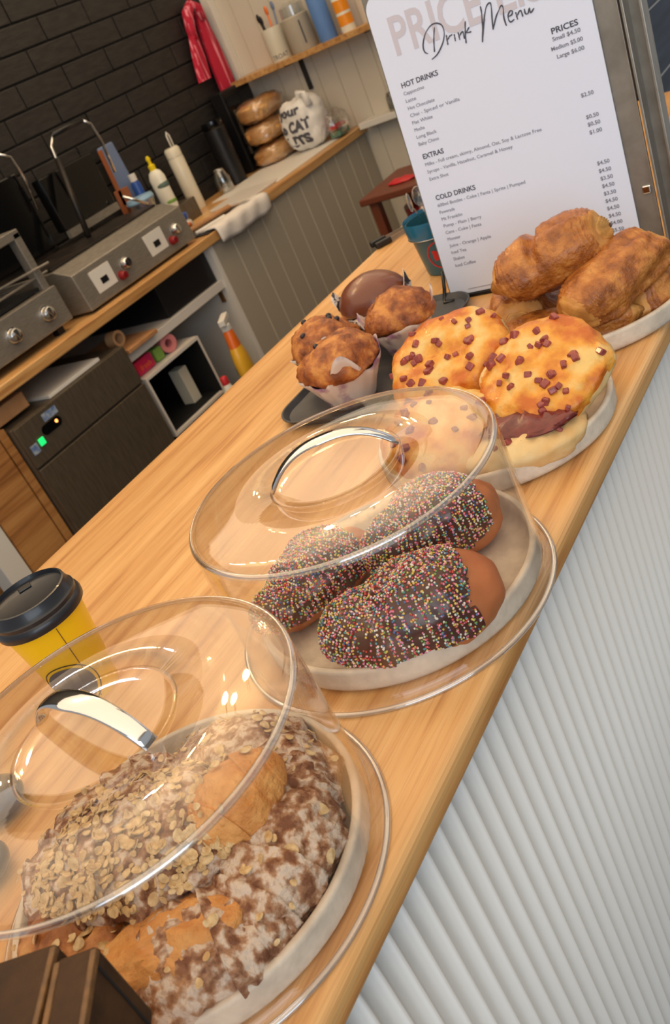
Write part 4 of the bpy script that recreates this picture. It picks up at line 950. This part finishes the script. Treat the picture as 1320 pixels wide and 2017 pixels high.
MB().box(-0.03, 0.045, -0.10, 0.15, 0.0, 0.40).build('casing', 'black', t, bevel=0.006)
MB().box(0.045, 0.050, -0.085, 0.135, 0.03, 0.37).build('front_panel', 'blackgloss', t, bevel=0.002)
MB().box(0.050, 0.060, -0.07, -0.055, 0.08, 0.30).build('door_handle', 'steeldark', t, bevel=0.002)

# paper, tools, cloth on the bench front
tag(MB().box(-3.02, -2.60, 3.42, 4.02, BZ, BZ+0.004).build('paper_sheet', 'white', bevel=0.001), 'large white paper sheet laid on the bench under the carrier bag', 'paper')
tag(MB().box(-2.86, -2.62, 3.20, 3.44, BZ, BZ+0.012).build('white_board', 'greywhite', bevel=0.003), 'white chopping board lying on the bench before the paper', 'chopping board')
tag(MB().box(-2.74, -2.56, 2.80, 3.16, BZ, BZ+0.006).build('black_tray', 'black', bevel=0.002), 'flat black tray on the bench right of the griddle', 'tray')
def stick(name, label, cat, a, b_, r, m):
    q = MB(); q.tube([a, b_], r, 12); return tag(q.build(name, m, smooth=False, ang=40), label, cat)
stick('rolling_pin', 'brown wooden rolling pin on the black tray', 'rolling pin', (-2.71, 2.86, BZ+0.020), (-2.66, 3.10, BZ+0.020), 0.013, 'card')
stick('marker_pen', 'white marker pen on the black tray near the bench edge', 'pen', (-2.64, 2.82, BZ+0.014), (-2.60, 2.98, BZ+0.014), 0.008, 'white')
t = thing('snack_bag', 'colourful orange and white snack packet with blue clip beside the griddle', 'packet', (-2.78, 2.93, BZ), R(30))
def pil(v): return Vector((v.x*0.035, v.y*0.07, 0.035+v.z*0.030*(1-0.5*abs(v.y))))+v*0.004*fbm(v, 3, 8)
b = MB(); b.sphere((0, 0, 0), 1, nu=28, nv=16, fn=pil)
for i, f in enumerate(b.f):
    c = sum((Vector(b.v[j]) for j in f), Vector())/len(f); b.mi[i] = 0 if c.y < -0.02 else (1 if c.y < 0.03 else 2)
b.build('packet', ['orange', 'white', 'green'], t, smooth=True)
MB().box(-0.01, 0.03, -0.02, 0.02, 0.06, 0.085).build('clip', 'blue', t, bevel=0.004)
t = thing('folded_cloth', 'white cloth with a grey printed mark draped over the bench edge', 'cloth', (FX, 3.02, BZ))
b = MB(); prof = [(-0.085, 0.004), (-0.04, 0.010), (0.0, 0.010), (0.010, 0.004), (0.014, -0.008), (0.013, -0.045), (0.010, -0.060)]
vs = []; ny = 22
for i in range(ny+1):
    y = -0.19+0.38*i/ny
    for k, (x, z) in enumerate(prof):
        vs.append(Vector((x+0.004*math.sin(y*60+k)+0.004, y, z+0.003*math.sin(y*37)*(k > 3)+(0.012*(1-i/4) if i < 4 and k > 4 else 0))))
K = len(prof); b.add(vs, [(i*K+k, (i+1)*K+k, (i+1)*K+k+1, i*K+k+1) for i in range(ny) for k in range(K-1)]); b.build('cloth', 'cloth', t, smooth=True, solid=0.006)
MB().box(-0.055, -0.010, 0.07, 0.11, 0.0155, 0.0172).build('printed_mark', 'greyprint', t)

# towel on the brick wall
t = thing('red_towel', 'red and pink striped tea towel hanging on the black brick wall', 'towel', (BX+0.012, 4.0, 0.0))
def drape(y0, y1, z0_, z1_, amp, seed, w_=0.03):
    b = MB(); nu, nz = 20, 26; vs = []
    for j in range(nz+1):
        f = j/nz; z = z1_+(z0_-z1_)*f
        yc = y0+(y1-y0)*f; half = w_*(0.55+0.7*math.sin(min(1, f*1.2)*PI/2))
        for i in range(nu):
            a = 2*PI*i/nu
            r = 1+0.18*math.sin(a*5+seed)
            vs.append(Vector((0.020+0.018*math.sin(a)*r, yc+half*math.cos(a)*r, z)))
    b.add(vs, [(j*nu+i, j*nu+(i+1) % nu, (j+1)*nu+(i+1) % nu, (j+1)*nu+i) for j in range(nz) for i in range(nu)]+[tuple(range(nu)), tuple(nz*nu+i for i in range(nu))[::-1]])
    return b
drape(0.055, 0.040, 0.285, 0.66, 0.01, 1, 0.050).build('long_fold', 'towel', t, smooth=True)
drape(-0.05, -0.105, 0.375, 0.60, 0.01, 3, 0.036).build('short_fold', 'towel', t, smooth=True)
b = MB(); b.tube([(0.022, 0.055, 0.62), (0.024, 0.045, 0.668), (0.024, 0.01, 0.69), (0.024, -0.03, 0.67), (0.022, -0.055, 0.60), (0.022, -0.06, 0.55)], [0.03, 0.034, 0.03, 0.028, 0.026, 0.02], 14); b.build('looped_top', 'towel', t, smooth=True)
b = MB(); b.tube([(-0.010, 0.0, 0.66), (0.045, 0.0, 0.66), (0.05, 0.0, 0.675)], 0.004, 8); b.build('hook', 'black', t, smooth=True)

# ---------------------------------------------------------------- shelf on the end wall and its contents
t = thing('wall_shelf', 'timber shelf on a black bracket above the bench end', 'shelf', (-3.10, EY-0.002, 0.285))
MB().box(0.0, 0.95, -0.17, 0.0, 0.0, 0.026).build('shelf_board', 'shelfwood', t, bevel=0.002)
for x in (0.33, 0.80):
    b = MB(); b.box(x-0.011, x+0.011, -0.012, 0.0, -0.15, 0.0); b.box(x-0.011, x+0.011, -0.14, 0.0, -0.006, 0.0); b.build('bracket', 'black', t)
SZ = 0.311; SY = EY-0.09
t = thing('utensil_canister', 'white canister lettered TROAT holding brushes on the shelf', 'canister', (-2.80, SY-0.01, SZ))
b = MB(); b.lathe([(0, 0), (0.052, 0), (0.054, 0.004), (0.054, 0.150), (0.051, 0.150), (0.051, 0.006), (0, 0.006)], 40); b.build('canister', 'cream', t, ang=40)
azc = R(-58)
def cm2(co): th = azc+co.x/0.054; r_ = 0.0543+co.z; return Vector((r_*math.cos(th), r_*math.sin(th), co.y))
mesh_obj('canister_lettering', [text('t', 'TROAT', -0.045, 0.012, 0.020, 0.085, None, None, mx=cm2)], 'inkdark', t)
for k, (dx, dy, mm, hh, lb) in enumerate(((-0.03, 0.0, 'black', 0.215, 'black handled utensil in the white canister'), (-0.012, -0.02, 'black', 0.20, 'second black utensil, in front in the white canister'), (0.008, 0.0, 'orange', 0.235, 'orange handled brush in the white canister'), (0.030, 0.01, 'blueboard', 0.245, 'blue grey spatula in the white canister'))):
    u = thing('utensil', lb, 'utensil', (-2.80+dx*0.6, SY-0.01+dy*0.6, SZ+0.007))
    b = MB(); b.tube([(0, 0, 0), (dx*0.9, dy*0.6, hh*0.85)], 0.0045, 8); b.build('handle', mm, u, smooth=True)
    b = MB(); b.sphere((dx*0.95, dy*0.6, hh*0.85+0.014), 0.010, 0.006, 0.022, nu=12, nv=8); b.build('head', mm, u, smooth=True)
t = thing('storage_jar', 'beige storage jar with clear lid between the white canister and blue bottle', 'jar', (-2.655, SY-0.01, SZ))
b = MB(); b.lathe([(0, 0), (0.064, 0), (0.066, 0.004), (0.066, 0.150), (0.060, 0.156)], 40); b.build('jar', 'panel', t, ang=40)
b = MB(); b.lathe([(0.060, 0.155), (0.058, 0.20), (0.03, 0.215), (0, 0.216)], 32); b.build('lid', 'clear', t, ang=40)
MB().box(0.046, 0.050, -0.052, -0.047, 0.03, 0.13).build('seam', 'inkdark', t)
t = thing('blue_bottle', 'tall matte blue bottle on the timber shelf', 'bottle', (-2.515, SY-0.01, SZ))
b = MB(); b.lathe([(0, 0), (0.043, 0), (0.044, 0.004), (0.044, 0.26), (0.03, 0.285), (0, 0.286)], 36); b.build('bottle', 'bluematte', t, ang=40)
t = thing('white_tub', 'white bottle with orange label beside the blue bottle', 'bottle', (-2.40, SY-0.01, SZ))
b = MB(); b.lathe([(0, 0), (0.034, 0), (0.035, 0.004), (0.035, 0.15), (0.02, 0.17), (0.018, 0.19), (0, 0.19)], 32); b.build('bottle', 'bottlewhite', t, ang=40)
b = MB(); 
for zz, hh in ((0.028, 0.045), (0.085, 0.05)): b.lathe([(0.0352, zz), (0.0356, zz), (0.0356, zz+hh), (0.0352, zz+hh)], 32)
b.build('orange_label', mat('orange_label', rgb(240, 150, 30), 0.4), t, ang=40)

# bread in bags
for k, (z, dx, lb) in enumerate(((0, 0.0, 'bottom bagged bread loaf beside the carrier bag'), (0.105, -0.005, 'middle bagged bread loaf beside the carrier bag'), (0.210, 0.0, 'topmost bagged bread loaf beside the carrier bag'))):
    t = thing('bread_loaf', lb, 'bread', (-2.965+dx, 3.985, BZ+0.005+z), 0, 'stacked bagged loaves')
    b = MB(); b.sphere((0, 0, 0), 1, nu=32, nv=18, fn=lambda v, k=k: Vector((math.copysign(abs(v.x)**.6, v.x)*0.088, math.copysign(abs(v.y)**.6, v.y)*0.13, 0.044+math.copysign(abs(v.z)**.7, v.z)*0.046))+v*0.011*fbm(v, 2, k))
    b.build('loaf', 'bread', t, smooth=True)
    b = MB(); b.sphere((0, 0, 0), 1, nu=40, nv=22, fn=lambda v, k=k: Vector((math.copysign(abs(v.x)**.6, v.x)*0.094, math.copysign(abs(v.y)**.6, v.y)*0.136, 0.046+math.copysign(abs(v.z)**.7, v.z)*0.050))+v*0.012*fbm(v, 4, k+5))
    b.build('bag', 'bagfilm', t, smooth=True)
t = thing('carrier_bag', 'white plastic carrier bag with black lettering on the bench end', 'bag', (-2.745, 3.99, BZ+0.004), R(0))
def bagf(v):
    p = Vector((math.copysign(abs(v.x)**.7, v.x)*0.112, math.copysign(abs(v.y)**.7, v.y)*0.10, 0.115+math.copysign(abs(v.z)**.75, v.z)*(0.125 if v.z > 0 else 0.115)))
    p += v*(0.016*fbm(p, 11, 4)+0.006*abs(fbm(p, 40, 6))); p.z = max(0, p.z); return p
b = MB(); b.sphere((0, 0, 0), 1, nu=72, nv=44, fn=bagf); b.build('bag_body', 'bagwhite', t, smooth=True)
b = MB(); b.tube([(0.03, -0.02, 0.20), (0.05, -0.04, 0.26), (0.08, -0.05, 0.25), (0.09, -0.05, 0.19)], [0.02, 0.016, 0.015, 0.02], 10); b.build('bag_handle', 'bagwhite', t, smooth=True)
def wrapb(co):
    # wrap flat lettering on the front of the bag: shoot towards the body's centre
    x = co.x; z = co.y; u = Vector((x/0.14, -1.0, (z-0.115)/0.135)); 
    k = max(1e-3, 1-min(0.95, (u.x**2))**1.2-0.0)
    v = Vector((math.copysign(min(0.98, abs(x)/0.112)**(1/.7), x), 0, math.copysign(min(0.98, abs(z-0.115)/0.12)**(1/.75), z-0.115)))
    rr = max(0.02, 1-v.x**2-v.z**2); v.y = -math.sqrt(rr); v.normalize(); p = bagf(v); return p+Vector((0, -0.004-co.z, 0.001))
mesh_obj('bag_lettering', [text('t', 'your', -0.088, 0.175, 0.034, 0.14, None, None, mx=wrapb, offset=0.002), text('t', 'o CAT', -0.085, 0.105, 0.044, 0.17, None, None, mx=wrapb, offset=0.0035), text('t', 'LITS', -0.075, 0.035, 0.048, 0.14, None, None, mx=wrapb, offset=0.0035)], 'inkdark', t)
t = thing('small_bag', 'crumpled clear bag with red and green packets right of the carrier bag', 'bag', (-2.598, 4.03, BZ+0.001))
b = MB(); b.sphere((0, 0, 0), 1, nu=40, nv=24, fn=lambda v: Vector((v.x*0.042, v.y*0.085, max(0, 0.065+v.z*0.065)))+v*0.010*fbm(v, 3, 3)); b.build('film', 'bagfilm', t, smooth=True)
MB().box(-0.025, 0.025, -0.06, 0.03, 0.045, 0.062).build('red_packet', 'red', t, bevel=0.004)
MB().box(-0.028, 0.028, -0.06, 0.04, 0.010, 0.035).build('green_packet', mat('dark_green', rgb(90, 130, 110), 0.5), t, bevel=0.004)
t = thing('glass_tumbler', 'grey glass tumbler upside down on the end wall ledge', 'glass', (-2.33, EY-0.045, -0.085))
struct(MB().box(-2.54, -2.1, EY-0.09, EY-0.036, -0.115, -0.085).build('trim_6', 'white', bevel=0.003))
b = MB(); b.lathe([(0.040, 0), (0.038, 0.06), (0.030, 0.085), (0, 0.092), (0, 0.089), (0.028, 0.082), (0.036, 0.058), (0.038, 0)], 32); b.build('tumbler', 'glassware', t, smooth=True)

# stool beyond the bench end
t = thing('wooden_stool', 'dark stained stool with dark red tub beneath, beyond the bench end', 'stool', (-1.94, 3.47, FZ+0.0))
MB().box(-0.22, 0.20, -0.19, 0.19, 0.72, 0.75).build('seat', 'redbrown', t, bevel=0.006)
for sx in (-0.17, 0.15):
    for sy in (-0.15, 0.15): MB().box(sx-0.02, sx+0.02, sy-0.02, sy+0.02, 0, 0.72).build('leg', 'redbrown', t, bevel=0.003)
b = MB(); b.lathe([(0, 0.0), (0.10, 0.0), (0.12, 0.25), (0.12, 0.26), (0.0, 0.265)], 32)
MB().box(-0.19, 0.17, -0.17, 0.17, 0.36, 0.38).build('lower_shelf', 'redbrown', t)
o = tag(b.build('red_tub', 'darkred', ang=40, loc=(-1.94, 3.47, FZ+0.381)), 'dark red tub standing on the stool lower shelf', 'tub')
t = thing('red_ribbon', 'small red cloth lying on the stained stool seat', 'cloth', (-2.00, 3.40, FZ+0.751))
b = MB(); b.sphere((0, 0, 0), 1, nu=20, nv=10, fn=lambda v: Vector((v.x*0.07, v.y*0.04, max(0, v.z*0.014)+0.002*math.sin(v.x*9)+0.002))); b.build('fold', 'red', t, smooth=True)

# ---------------------------------------------------------------- string of bulbs above the work aisle
LB = [(-2.218, 1.249, 0), (-2.186, 1.298, 0), (-2.228, 1.095, 0), (-2.337, 1.112, 1), (-2.143, 1.462, 0), (-2.046, 1.458, 0), (-2.054, 1.595, 0),
      (-2.243, 2.763, 0), (-2.167, 2.578, 0), (-2.26, 2.548, 0), (-2.228, 2.323, 0)]
for k, (x, y, c) in enumerate(LB):
    t = thing('ceiling_bulb', ('cool' if c else 'warm')+' ceiling bulb above the work aisle', 'light bulb', (x, y, 1.6), 0, 'ceiling bulbs above the work aisle')
    b = MB(); b.sphere((0, 0, 0), 0.021, 0.021, 0.023, nu=14, nv=10); b.build('glass_bulb', 'lampcool' if c else 'lamp', t, smooth=True)
    b = MB(); b.tube([(0, 0, 0.022), (0, 0, CZ-1.6)], 0.004, 8); b.build('stem', 'black', t)
